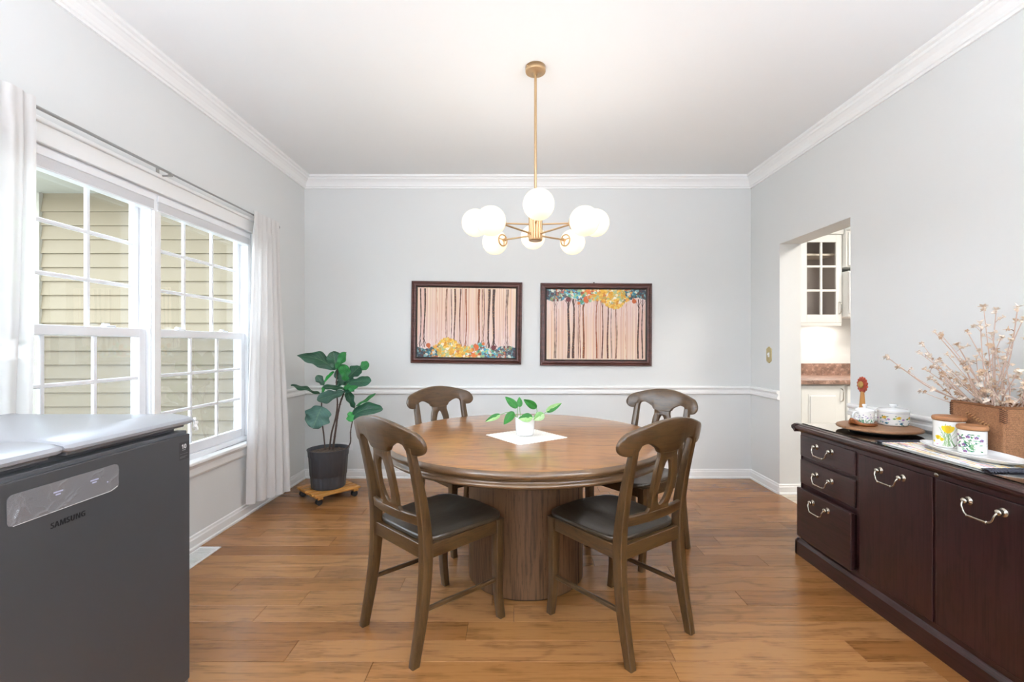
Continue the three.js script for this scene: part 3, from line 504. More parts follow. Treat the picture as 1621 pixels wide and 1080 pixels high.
// ------------------------------------------------------------------ dining chairs
const chairTex = fineTex.clone(); chairTex.repeat.set(1 / 0.6, 1 / 0.2);
const chairM = phy({ color: S('#4f381d'), map: chairTex, roughness: 0.36, clearcoat: 0.5, clearcoatRoughness: 0.22 });
const seatM = phy({ color: S('#3a3023'), map: chairTex, roughness: 0.34, clearcoat: 0.3, clearcoatRoughness: 0.22 });
function chairParts(t) {
  const wood = (g, grain) => uvBox(g, grain, rnd(), rnd());
  // crest rail: one value of top and bottom for every x, bent in plan, leaning back
  const topY = (x) => { const q = Math.abs(x) / 0.258; return 0.878 + 0.055 * Math.cos(q * Math.PI / 2); };
  const botY = (x) => { const a = Math.abs(x); if (a < 0.058) return 0.797 - 0.004 * Math.cos(a / 0.058 * 1.57); if (a < 0.076) return lerp(0.797, 0.818, smooth(0.058, 0.076, a)); if (a < 0.165) return 0.818 + 0.024 * Math.sin((a - 0.076) / 0.089 * Math.PI * 0.72) - 0.004 * smooth(0.13, 0.165, a); return 0.8 + 0.03 * (1 - smooth(0.16, 0.18, a)); };
  const crestZ = (x, y) => -0.268 + 0.62 * x * x - (y - 0.8) * 0.22;
  const loops = [], N = 72;
  for (let i = 0; i <= N; i++) {
    const x = 0.258 * Math.sin((i / N - 0.5) * Math.PI * 0.96) / Math.sin(Math.PI * 0.48), e = Math.sqrt(Math.max(0.03, 1 - Math.pow(Math.max(0, (Math.abs(x) - 0.215) / 0.0435), 2))), y1 = topY(x), y0 = botY(x), ym = (y0 + y1) / 2, hh = (y1 - y0) / 2 * e, th = 0.0125 * (0.4 + 0.6 * e);
    loops.push(roundRect(th * 2, hh * 2, Math.min(0.007, th * 0.9)).map(([a, b]) => V(x, ym + b, crestZ(x, ym + b) + a)).reverse());
  }
  obj('crest_rail', wood(loft(loops, true, 0.6), 'x'), chairM, t);
  // oval splat
  const out = new THREE.Shape(), hole = new THREE.Path(), o = [], h = [];
  const sw = (y) => { const q = (y - 0.67) / 0.13; return 0.026 + 0.042 * Math.sqrt(Math.max(0, 1 - q * q * 0.92)) + 0.018 * smooth(0.775, 0.81, y) + 0.022 * smooth(0.575, 0.545, y); };
  for (let i = 0; i <= 30; i++) { const y = lerp(0.545, 0.812, i / 30); o.push(new THREE.Vector2(sw(y), y)); }
  for (let i = 30; i >= 0; i--) { const y = lerp(0.545, 0.812, i / 30); o.push(new THREE.Vector2(-sw(y), y)); }
  out.setFromPoints(o);
  for (let i = 0; i < 40; i++) { const a = -i / 40 * Math.PI * 2; h.push(new THREE.Vector2(0.036 * Math.cos(a) * (1 - 0.1 * Math.sin(a)), 0.672 + 0.099 * Math.sin(a))); }
  hole.setFromPoints(h); out.holes.push(hole);
  const spl = new THREE.ExtrudeGeometry(out, { depth: 0.011, bevelSize: 0.003, bevelThickness: 0.003, bevelSegments: 2, steps: 1 });
  { const p = spl.attributes.position; for (let i = 0; i < p.count; i++) { const y = p.getY(i), x = p.getX(i); p.setZ(i, p.getZ(i) - 0.006 + lerp(-0.212, -0.266, (y - 0.545) / 0.255) - 0.02 * Math.sin(clamp((y - 0.545) / 0.255, 0, 1) * Math.PI) * 0.4 + 0.4 * x * x); } }
  obj('splat', wood(creased(spl, 0.6), 'y'), chairM, t);
  // lower back rail
  { const l = []; for (let i = 0; i <= 20; i++) { const x = lerp(-0.175, 0.175, i / 20); l.push(roundRect(0.02, 0.042, 0.005).map(([a, b]) => V(x, 0.535 + b, -0.212 + 0.55 * x * x + a - b * 0.12)).reverse()); } obj('lower_back_rail', wood(loft(l), 'x'), chairM, t); }
  // legs
  const leg = (path, sec) => { const l = []; const c = new THREE.CatmullRomCurve3(path); for (let i = 0; i <= 22; i++) { const u = i / 22, p = c.getPoint(u), f = u * (sec.length - 1), k = Math.min(sec.length - 2, Math.floor(f)), w = lerp(sec[k][0], sec[k + 1][0], f - k), d = lerp(sec[k][1], sec[k + 1][1], f - k); l.push(roundRect(w, d, 0.005).map(([a, b]) => V(p.x + a, p.y, p.z + b)).reverse()); } return loft(l, true, 0.5); };
  for (const s of [-1, 1]) {
    obj('rear_leg', wood(leg([V(s * 0.188, 0, -0.238), V(s * 0.187, 0.2, -0.2), V(s * 0.184, 0.42, -0.182), V(s * 0.182, 0.6, -0.2), V(s * 0.182, 0.828, -0.252)], [[0.031, 0.034], [0.035, 0.042], [0.037, 0.047], [0.036, 0.04], [0.034, 0.026]]), 'y'), chairM, t);
    obj('front_leg', wood(leg([V(s * 0.198, 0, 0.212), V(s * 0.196, 0.12, 0.197), V(s * 0.195, 0.3, 0.194), V(s * 0.195, 0.443, 0.197)], [[0.031, 0.032], [0.034, 0.035], [0.04, 0.041], [0.043, 0.043]]), 'y'), chairM, t);
    obj('side_rail', wood(loft([[V(s * 0.187, 0, -0.17)], [V(s * 0.196, 0, 0.185)]].map(([c]) => roundRect(0.02, 0.056, 0.003).map(([a, b]) => V(c.x + a, 0.414 + b, c.z)))), 'z'), chairM, t);
    obj('side_stretcher', wood(loft([V(s * 0.187, 0.195, -0.2), V(s * 0.196, 0.175, 0.195)].map((c) => roundRect(0.015, 0.02, 0.006).map(([a, b]) => V(c.x + a, c.y + b, c.z)))), 'z'), chairM, t);
  }
  obj('front_rail', wood(rbox(-0.18, 0.18, 0.386, 0.442, 0.184, 0.206, 0.003), 'x'), chairM, t);
  obj('back_rail', wood(rbox(-0.17, 0.17, 0.386, 0.442, -0.196, -0.174, 0.003), 'x'), chairM, t);
  // saddle seat
  const outline = (k) => { const pts = []; const n = 72; for (let i = 0; i < n; i++) { const a = i / n * Math.PI * 2, c = Math.cos(a), s = Math.sin(a), e = 0.34, x0 = Math.sign(c) * Math.pow(Math.abs(c), e), z0 = Math.sign(s) * Math.pow(Math.abs(s), e); const z = 0.026 + z0 * 0.208, hw = lerp(0.19, 0.222, (z0 + 1) / 2); pts.push([x0 * hw * (1 - 0.02 * z0), z + 0.012 * (1 - x0 * x0) * Math.max(0, z0)]); } return pts.map(([x, z]) => [x * k, 0.028 + (z - 0.028) * k]); };
  const rings = [[0.02, 0.4425], [0.975, 0.4425], [0.99, 0.4445], [1, 0.449], [1, 0.4555], [0.994, 0.461], [0.98, 0.4635], [0.93, 0.463], [0.8, 0.459], [0.6, 0.456], [0.4, 0.455], [0.2, 0.455], [0.02, 0.455]];
  const st = loft(rings.map(([k, y]) => outline(k).map(([x, z]) => V(x, y + (y > 0.4545 ? 0.004 * Math.exp(-Math.pow(x / 0.03, 2)) * smooth(-0.05, 0.2, z) : 0), z)).reverse()), true, 0.7);
  obj('seat', wood(st, 'z'), seatM, t);
}
reseed(33);
const chairGroup = 'dining chairs around the round table';
const chairProto = thing('dining_chair', 'brown dining chair with oval splat, back turned to the grey chest appliance', 'chair', [0, 0, 0], 0, chairGroup);
chairParts(chairProto);
[[-0.35, -2.016, 0.687, -0.726, 'brown dining chair with oval splat, back turned to the grey chest appliance'],
  [0.45, -2.005, -0.58, -0.815, 'brown dining chair with oval splat and dark crest, between table and sideboard doors'],
  [-0.335, -2.893, 0.66, 0.75, 'dining chair across the table beside the potted fig, its warm crest behind the tabletop'],
  [0.731, -2.727, -0.795, 0.607, 'dining chair pulled out across the table on the doorway side, its seat pale with light']].forEach(([x, z, dx, dz, label], i) => {
  const c = i ? chairProto.clone() : chairProto;
  if (i) { c.name = numbered('dining_chair'); scene.add(c); }
  c.position.set(x, 0, z); c.rotation.set(0, Math.atan2(dx, dz), 0);
  c.userData = { label, category: 'chair', group: chairGroup };
});

// ------------------------------------------------------------------ chandelier
{
  const t = thing('chandelier', 'brass chandelier with eight glowing white glass globes over the table', 'chandelier', [0.117, 1.79, -2.5]);
  const T = CH - 1.79;
  obj('canopy', lathe([[0.0001, T], [0.056, T], [0.056, T - 0.024], [0.054, T - 0.028], [0.05, T - 0.03], [0.012, T - 0.03], [0.012, T - 0.045], [0.0001, T - 0.045]].reverse(), 48), M.brass, t);
  for (const a of [-0.9, 2.24]) obj('screw', new THREE.SphereGeometry(0.005, 10, 8).translate(Math.sin(a) * 0.056, T - 0.012, Math.cos(a) * 0.056), M.brass, t);
  obj('rod', new THREE.CylinderGeometry(0.0075, 0.0075, T - 0.165, 20).translate(0, (T - 0.03 + 0.135) / 2, 0), M.brass, t);
  const flutes = [];
  for (let i = 0; i < 14; i++) { const a = i / 14 * Math.PI * 2; flutes.push(new THREE.CylinderGeometry(0.0075, 0.0075, 0.13, 10).translate(Math.cos(a) * 0.031, 0.07, Math.sin(a) * 0.031)); }
  obj('hub', [new THREE.CylinderGeometry(0.032, 0.032, 0.136, 40).translate(0, 0.07, 0), lathe([[0.0001, -0.004], [0.034, -0.004], [0.038, 0], [0.038, 0.004], [0.03, 0.006]], 40), ...flutes], M.brass, t);
  const globeM = std({ color: S('#f1e8d8'), emissive: S('#ffe8c2'), emissiveIntensity: 0.6, roughness: 0.25 });
  for (let i = 0; i < 8; i++) {
    const a = i * Math.PI / 4, up = i % 2 === 0, y = up ? 0.095 : 0.042, R = 0.33, dir = V(Math.sin(a), 0, Math.cos(a)), ya = up ? 0.088 : 0.03;
    const c = dir.clone().multiplyScalar(R).setY(y), inner = dir.clone().multiplyScalar(0.03).setY(ya), tip = dir.clone().multiplyScalar(R - 0.088).setY(y);
    obj('arm', rod(inner, tip, 0.0048, 12), M.brass, t);
    const g = obj('globe', new THREE.SphereGeometry(0.075, 40, 28), globeM, t); g.position.copy(c);
    // three-spoked holder ring on the inner side of the globe
    const q = new THREE.Quaternion().setFromUnitVectors(V(0, 1, 0), dir.clone().negate()), parts = [new THREE.TorusGeometry(0.033, 0.0042, 10, 28).rotateX(Math.PI / 2).translate(0, 0.069, 0), new THREE.CylinderGeometry(0.009, 0.009, 0.02, 16).translate(0, 0.082, 0)];
    for (let k = 0; k < 3; k++) { const b = k * Math.PI * 2 / 3 + 0.5; parts.push(rod(V(0, 0.08, 0), V(Math.cos(b) * 0.033, 0.07, Math.sin(b) * 0.033), 0.0032, 8)); }
    obj('globe_holder', parts.map((p) => p.applyQuaternion(q)), M.brass, g);
    const l = new THREE.PointLight(S('#fffaf4'), GLOBE_INTENSITY); l.position.copy(c); l.shadow.radius = 3.2; l.castShadow = true; l.name = 'globe_glow'; t.add(l);
  }
}

// ------------------------------------------------------------------ pictures on the back wall
{
  reseed(404);
  const art = canvasTex(1200, 860, (c, w, h) => {
    const g = c.createLinearGradient(0, 0, 0, h); g.addColorStop(0, '#dfc9c4'); g.addColorStop(0.35, '#e2cbc2'); g.addColorStop(0.7, '#e3c8ae'); g.addColorStop(1, '#e6d4ba'); c.fillStyle = g; c.fillRect(0, 0, w, h);
    const tints = ['#f3dcc6', '#dcb3a4', '#e8b98f', '#d9b2b8', '#f0e0cf', '#c49a90', '#bd8068'];
    for (let i = 0; i < 520; i++) { c.globalAlpha = rr(0.2, 0.6); c.fillStyle = tints[Math.floor(rnd() * tints.length)]; c.fillRect(rr(0, w), rr(0.1, 0.4) * h, rr(1, 7), h); }
    c.globalAlpha = 1;
    const trunk = (x, w0, col, edge) => { const wd = w0 * 1.35; c.beginPath(); let p = []; for (let y = 0.14; y <= 1.01; y += 0.03) p.push([x * w + Math.sin(y * 7 + x * 40) * 5 + (y < 0.3 ? rr(-3, 3) : 0), y * h, wd * (0.5 + 0.6 * y) + rr(-1.4, 1.4)]); p.forEach(([a, b, q], i) => i ? c.lineTo(a - q, b) : c.moveTo(a - q, b)); p.slice().reverse().forEach(([a, b, q]) => c.lineTo(a + q, b)); c.closePath(); c.fillStyle = col; c.fill(); if (edge) { p.forEach(([a, b, q]) => { if (rnd() < 0.75 && b > h * 0.35) { c.fillStyle = edge; c.fillRect(a + rr(-q, q * 0.5), b + rr(-8, 8), q * rr(0.3, 0.7), rr(3, 10)); } }); } for (const s of [-1, 1]) { c.strokeStyle = col; c.lineWidth = Math.max(2, wd * 0.45); c.beginPath(); c.moveTo(x * w, h * 0.26); c.quadraticCurveTo(x * w + s * 12, h * 0.2, x * w + s * rr(24, 50), h * rr(0.1, 0.16)); c.stroke(); } };
    const TR = [[0.085, 4, '#5b3a30'], [0.1, 3, '#4c302a'], [0.225, 11, '#3e2622', '#c77b3f'], [0.275, 10, '#46291f', '#d08a4a'], [0.325, 3, '#5a3325'], [0.375, 9, '#7d4526', '#c9783c'], [0.34, 2.5, '#6b3a2a'], [0.505, 6, '#8a4426', '#c06a35'], [0.565, 5, '#5a2c20'], [0.62, 7, '#50281b', '#cf8a45'], [0.655, 3, '#3d2520'], [0.7, 3, '#6d3a25'], [0.71, 2.5, '#7a4a34'], [0.8, 1.6, '#b8775a'], [0.925, 7, '#472820', '#b96d3a'], [0.965, 5, '#3a221e']];
    for (const q of TR) trunk(...q);
    const blob = (x, y, r, col) => { c.fillStyle = col; c.beginPath(); const n = 7; for (let i = 0; i < n; i++) { const a = i / n * 6.283, q = r * rr(0.6, 1.25); i ? c.lineTo(x + Math.cos(a) * q, y + Math.sin(a) * q) : c.moveTo(x + Math.cos(a) * q, y + Math.sin(a) * q); } c.fill(); };
    const low = (x) => { const q = Math.exp(-Math.pow((x - 0.66) / 0.11, 2)); return 0.135 + 0.15 * q + 0.05 * Math.exp(-Math.pow((x - 0.35) / 0.05, 2)) + 0.03 * Math.sin(x * 19); };
    const pal = (x) => x > 0.9 || x < 0.06 ? ['#2c3a4c', '#33505a', '#4a2f3a', '#3f6a6c', '#5b3d33', '#7da5a8'] : x > 0.8 ? ['#48a0ad', '#c9642c', '#7fb7b4', '#e3a04a', '#2f6c82', '#d8d3c0', '#3f4f58'] : x > 0.48 ? ['#e7b23a', '#d99a2e', '#f0c65a', '#dca43f', '#c9762c', '#b9a04e', '#e9c35c', '#a8b98a', '#f0e6d2'] : x > 0.38 ? ['#d8702e', '#e49a45', '#8fbf9e', '#e8b08a', '#efe2cf', '#b5522b'] : x > 0.2 ? ['#52aebd', '#8cc6c4', '#4f8f6c', '#a9c47a', '#5b6f78', '#e9dccd', '#7a3d35', '#3f90b5'] : ['#4d5a63', '#6b3a38', '#8aa06a', '#b5563a', '#56757c', '#c9cfc0'];
    for (let i = 0; i < 1500; i++) { const x = rr(-0.01, 1.01), y = low(x) * Math.pow(rnd(), 0.8), p = pal(clamp(x + rr(-0.04, 0.04), 0, 1)); c.globalAlpha = rr(0.7, 1); blob(x * w, y * h, rr(9, 24), p[Math.floor(rnd() * p.length)]); }
    c.globalAlpha = 1;
    for (const [x, y, r, col] of [[0.225, 0.155, 34, '#6d2f33'], [0.88, 0.165, 30, '#c25f30'], [0.39, 0.15, 34, '#d2622c'], [0.33, 0.2, 22, '#cf6d35']]) blob(x * w, y * h, r, col);
  });
  const rail = std({ color: S('#56312a'), roughness: 0.36, map: fineTex }), lip = std({ color: S('#1d1513'), roughness: 0.5 });
  const frame = (w, h, prof) => {                                  // mitred mouldings; prof = [inset from the outer edge, height]
    const pos = [], idx = [];
    for (const [d, y] of prof) for (const [sx, sy] of [[-1, -1], [1, -1], [1, 1], [-1, 1]]) pos.push(sx * (w / 2 - d), sy * (h / 2 - d), y);
    for (let i = 0; i < prof.length - 1; i++) for (let j = 0; j < 4; j++) { const a = i * 4 + j, b = i * 4 + (j + 1) % 4; idx.push(a, b, b + 4, a, b + 4, a + 4); }
    const g = new THREE.BufferGeometry(); g.setAttribute('position', new THREE.Float32BufferAttribute(pos, 3)); g.setIndex(idx); g.computeVertexNormals(); return uvBox(toCreasedNormals(g, 0.4), 'x');
  };
  const pic = (label, cx, cy, w, h, tilt, flip) => {
    const p = at(cx, cy, -ZB), t = thing('framed_picture', label, 'picture', [p.x, p.y, ZB + 0.002]); t.rotation.z = tilt; t.userData.group = 'framed tree paintings';
    obj('frame', frame(w, h, [[0, 0], [0, 0.02], [0.004, 0.024], [0.009, 0.024], [0.014, 0.02], [0.03, 0.028], [0.04, 0.026], [0.046, 0.02]]), rail, t);
    obj('inner_lip', frame(w - 0.09, h - 0.09, [[0, 0.021], [0.003, 0.022], [0.011, 0.017], [0.012, 0.01]]), lip, t);
    const a = obj('painting', new THREE.BoxGeometry(w - 0.108, h - 0.108, 0.006).translate(0, 0, 0.009), std({ map: art, roughness: 0.55 }), t);
    if (flip) a.rotation.z = Math.PI;
    obj('backing', box(-w / 2 + 0.02, w / 2 - 0.02, -h / 2 + 0.02, h / 2 - 0.02, 0.001, 0.006), lip, t);
    return t;
  };
  pic('framed tree painting with its colourful blossom along the bottom edge', 738.7, 511, 1.005, 0.745, -0.014, true);
  const b = pic('framed tree painting with its colourful blossom along the top edge', 943, 514, 1.012, 0.75, -0.005, false);
  obj('hanger', new THREE.SphereGeometry(0.007, 10, 8).translate(-0.02, 0.379, 0.01), M.black, b);
}

// ------------------------------------------------------------------ chest refrigerator with two lids
{
  const XF = -1.155, ZR = -1.62, ZL = -0.70, XBK = -1.80;          // front plane, far side, near side, back
  const t = thing('chest_refrigerator', 'grey steel chest refrigerator with two pale lids standing in front of the window', 'refrigerator', [XF, 0, (ZR + ZL) / 2]);
  const L = (x, y, z) => V(x - XF, y, z - (ZR + ZL) / 2), bx = (x0, x1, y0, y1, z0, z1, r) => { const a = L(x0, y0, z0), b = L(x1, y1, z1); return rbox(a.x, b.x, a.y, b.y, a.z, b.z, r ?? 0.004); };
  const brushed = dataTex(16, 512, (u, v) => { const a = 0.5 + 0.5 * (vnoise(u * 4, v * 256, 4, 256, 3) - 0.5); return [a, a, a]; }, false);
  const steel = std({ color: S('#57585b'), metalness: 0.45, roughness: 0.36 });
  const lidM = phy({ color: S('#a0a3a9'), roughness: 0.34, metalness: 0.15, clearcoat: 0.4, clearcoatRoughness: 0.2 });
  const trimM = std({ color: S('#8d8f93'), metalness: 0.6, roughness: 0.4 });
  obj('front_panel', bx(XF - 0.02, XF, 0.03, 0.90, ZR, ZL, 0.003), steel, t);
  obj('cabinet_body', bx(XBK, XF - 0.012, 0.03, 0.905, ZR + 0.004, ZL - 0.004, 0.006), std({ color: S('#6f7073'), metalness: 0.5, roughness: 0.5 }), t);
  obj('recess', [bx(XBK + 0.01, XF - 0.04, 0.9, 0.94, ZR + 0.02, ZL - 0.02), bx(XF - 0.045, XF - 0.008, 0.898, 0.912, ZR + 0.004, ZL - 0.004, 0.003)], std({ color: S('#5a5c60'), roughness: 0.5, metalness: 0.3 }), t);
  for (const z of [ZR + 0.06, ZL - 0.06]) for (const x of [XF - 0.05, XBK + 0.06]) { const p = L(x, 0, z); obj('foot', new THREE.CylinderGeometry(0.022, 0.026, 0.032, 16).translate(p.x, 0.016, p.z), M.black, t); }
  obj('kick_strip', bx(XF - 0.03, XF - 0.004, 0.012, 0.034, ZR + 0.002, ZL - 0.002, 0.003), trimM, t);
  // lids: cross-section in (x, y) swept along z, with rounded front roll
  const lid = (za, zb) => {
    const pts = [[XBK - 0.005, 0.936], [XF + 0.002, 0.936], [XF + 0.008, 0.94], [XF + 0.01, 0.948], [XF + 0.004, 0.957], [XF - 0.02, 0.965], [XF - 0.06, 0.971], [XF - 0.1, 0.972], [XF - 0.105, 0.969], [XBK + 0.03, 0.969], [XBK + 0.02, 0.972], [XBK - 0.005, 0.968]];
    const sec = (z, k) => pts.map(([x, y]) => L(lerp((XF + XBK) / 2, x, 1 - k * 0.02), lerp(0.95, y, 1 - k * 0.35), z));
    return loft([sec(za, 1), sec(za + 0.006, 0.35), sec(za + 0.018, 0), sec(zb - 0.018, 0), sec(zb - 0.006, 0.35), sec(zb, 1)], true, 0.5);
  };
  const split = -1.163;
  const lidFar = obj('lid', lid(ZR - 0.012, split - 0.003), lidM, t); lidFar.userData.label = 'pale grey lid beside the window';
  const lidNear = obj('lid', lid(split + 0.003, ZL + 0.012), lidM, t);
  for (const [z0, z1] of [[ZR, split - 0.012], [split + 0.012, ZL]]) obj('lid_seal', bx(XBK + 0.02, XF - 0.012, 0.925, 0.937, z0 + 0.01, z1 - 0.01, 0.004), std({ color: S('#77797d'), roughness: 0.6 }), t);
  // control panel under creased protective film
  const panelC = L(XF, 0.833, -1.18), panelTex = canvasTex(512, 128, (c, w, h) => { c.fillStyle = '#68686b'; c.fillRect(0, 0, w, h); c.fillStyle = '#c9cdf0'; for (const x of [0.36, 0.7]) { c.fillRect(w * x, h * 0.33, 44, 7); c.fillRect(w * x + 9, h * 0.42, 24, 7); } c.beginPath(); c.arc(w * 0.88, h * 0.6, 4, 0, 7); c.fill(); c.fillStyle = '#4a4a4d'; c.fillRect(w * 0.16, h * 0.3, 16, 3); c.fillRect(w * 0.8, h * 0.3, 26, 3); });
  const rs = new THREE.Shape(), pw = 0.146, ph = 0.0365, pr = 0.014;
  roundRect(pw * 2, ph * 2, pr, 6).forEach(([a, b], i) => i ? rs.lineTo(a, b) : rs.moveTo(a, b));
  const pg = new THREE.ExtrudeGeometry(rs, { depth: 0.001, bevelEnabled: false }); { const p = pg.attributes.position, uv = pg.attributes.uv; for (let i = 0; i < p.count; i++) uv.setXY(i, p.getX(i) / (2 * pw) + 0.5, p.getY(i) / (2 * ph) + 0.5); }
  const pn = obj('control_panel', pg, std({ map: panelTex, roughness: 0.45, metalness: 0.3 }), t); pn.position.set(panelC.x, panelC.y, panelC.z); pn.rotation.y = Math.PI / 2;
  { // film: a thin sheet with creases
    reseed(19); const cr = []; for (let i = 0; i < 22; i++) cr.push([rr(-pw, pw), rr(-ph, ph), rr(0.4, 2.7), rr(0.012, 0.05), rr(0.0016, 0.0036)]);
    const nx = 150, ny = 40, pos = [], idx = [];
    for (let j = 0; j <= ny; j++) for (let i = 0; i <= nx; i++) {
      const x = lerp(-pw, pw, i / nx), y = lerp(-ph, ph, j / ny); let z = 0.0022;
      for (const [cx, cy, a, ln, hh] of cr) { const dx = x - cx, dy = y - cy, u = dx * Math.cos(a) + dy * Math.sin(a), v = -dx * Math.sin(a) + dy * Math.cos(a) + 0.003 * Math.sin(u * 160); z += hh * Math.exp(-Math.abs(v) / 0.0016) * Math.exp(-(u * u) / (ln * ln)); }
      { const ax = Math.abs(x) - (pw - pr), ay = Math.abs(y) - (ph - pr), dd = Math.hypot(ax, ay); if (ax > 0 && ay > 0 && dd > pr) { pos.push(Math.sign(x) * (pw - pr + ax / dd * pr), Math.sign(y) * (ph - pr + ay / dd * pr), 0.0022); continue; } }
      pos.push(x, y, z);
    }
    for (let j = 0; j < ny; j++) for (let i = 0; i < nx; i++) { const a = j * (nx + 1) + i; idx.push(a, a + 1, a + nx + 2, a, a + nx + 2, a + nx + 1); }
    const g = new THREE.BufferGeometry(); g.setAttribute('position', new THREE.Float32BufferAttribute(pos, 3)); g.setIndex(idx); g.computeVertexNormals();
    const f = obj('protective_film', g, phy({ color: S('#f4f4f6'), transmission: 0.84, thickness: 0, roughness: 0.2 }), t); f.position.copy(pn.position); f.rotation.y = Math.PI / 2;
    const lo = []; for (let i = 0; i <= 24; i++) lo.push(V(0.0025, panelC.y - ph + 0.0004 + (i > 22 ? (i - 22) * 0.004 : 0), panelC.z + lerp(pw - 0.012, -pw + 0.004, i / 24)));
    obj('film_edge_highlight', new THREE.TubeGeometry(new THREE.CatmullRomCurve3(lo), 40, 0.0008, 6), std({ color: S('#d8d6d2'), roughness: 0.3 }), t);  // pale line: highlight along the lower edge, put into the colour
    const film = []; for (let k = 0; k < 3; k++) film.push(leaf(L(XF + 0.004, 0.955 - k * 0.004, ZR - 0.008), L(XF + 0.006 + k * 0.004, 0.905 + k * 0.008, ZR - 0.02 + k * 0.012), 0.02, V(1, 0.3, -0.3), { wave: 1.2, fold: 0.5, shape: 'lance', seed: k }));
    obj('film_scrap', film, phy({ color: S('#ffffff'), transmission: 0.5, roughness: 0.3, thickness: 0 }), t);
  }
  const font = await new FontLoader().loadAsync('fonts/droid/droid_sans_bold.typeface.json');
  const txt = new TextGeometry('SAMSUNG', { font, size: 0.0145, depth: 0.0008, curveSegments: 6 }); txt.computeBoundingBox();
  txt.scale(0.092 / txt.boundingBox.max.x, 1, 1);
  const tx = obj('lettering', txt, std({ color: S('#232326'), roughness: 0.4, metalness: 0.3 }), t); { const p = L(XF + 0.0002, 0.7555, -1.132); tx.position.copy(p); tx.rotation.y = Math.PI / 2; }
  const st = canvasTex(192, 256, (c, w, h) => { c.fillStyle = '#3a3a3d'; c.fillRect(0, 0, w, h); c.fillStyle = '#f2f2f2'; c.font = 'bold 92px sans-serif'; c.textAlign = 'center'; c.fillText('10', w * 0.5, 98); c.fillStyle = '#a9a9ac'; c.fillRect(62, 112, 66, 9); c.fillStyle = '#77777a'; c.fillRect(14, 168, 164, 5); c.fillRect(14, 206, 150, 7); c.fillRect(14, 222, 110, 7); });
  const sk = obj('sticker', new THREE.PlaneGeometry(0.046, 0.061), std({ map: st, roughness: 0.4 }), t); sk.position.copy(L(XF + 0.0006, 0.845, -1.59)); sk.rotation.y = Math.PI / 2;
}

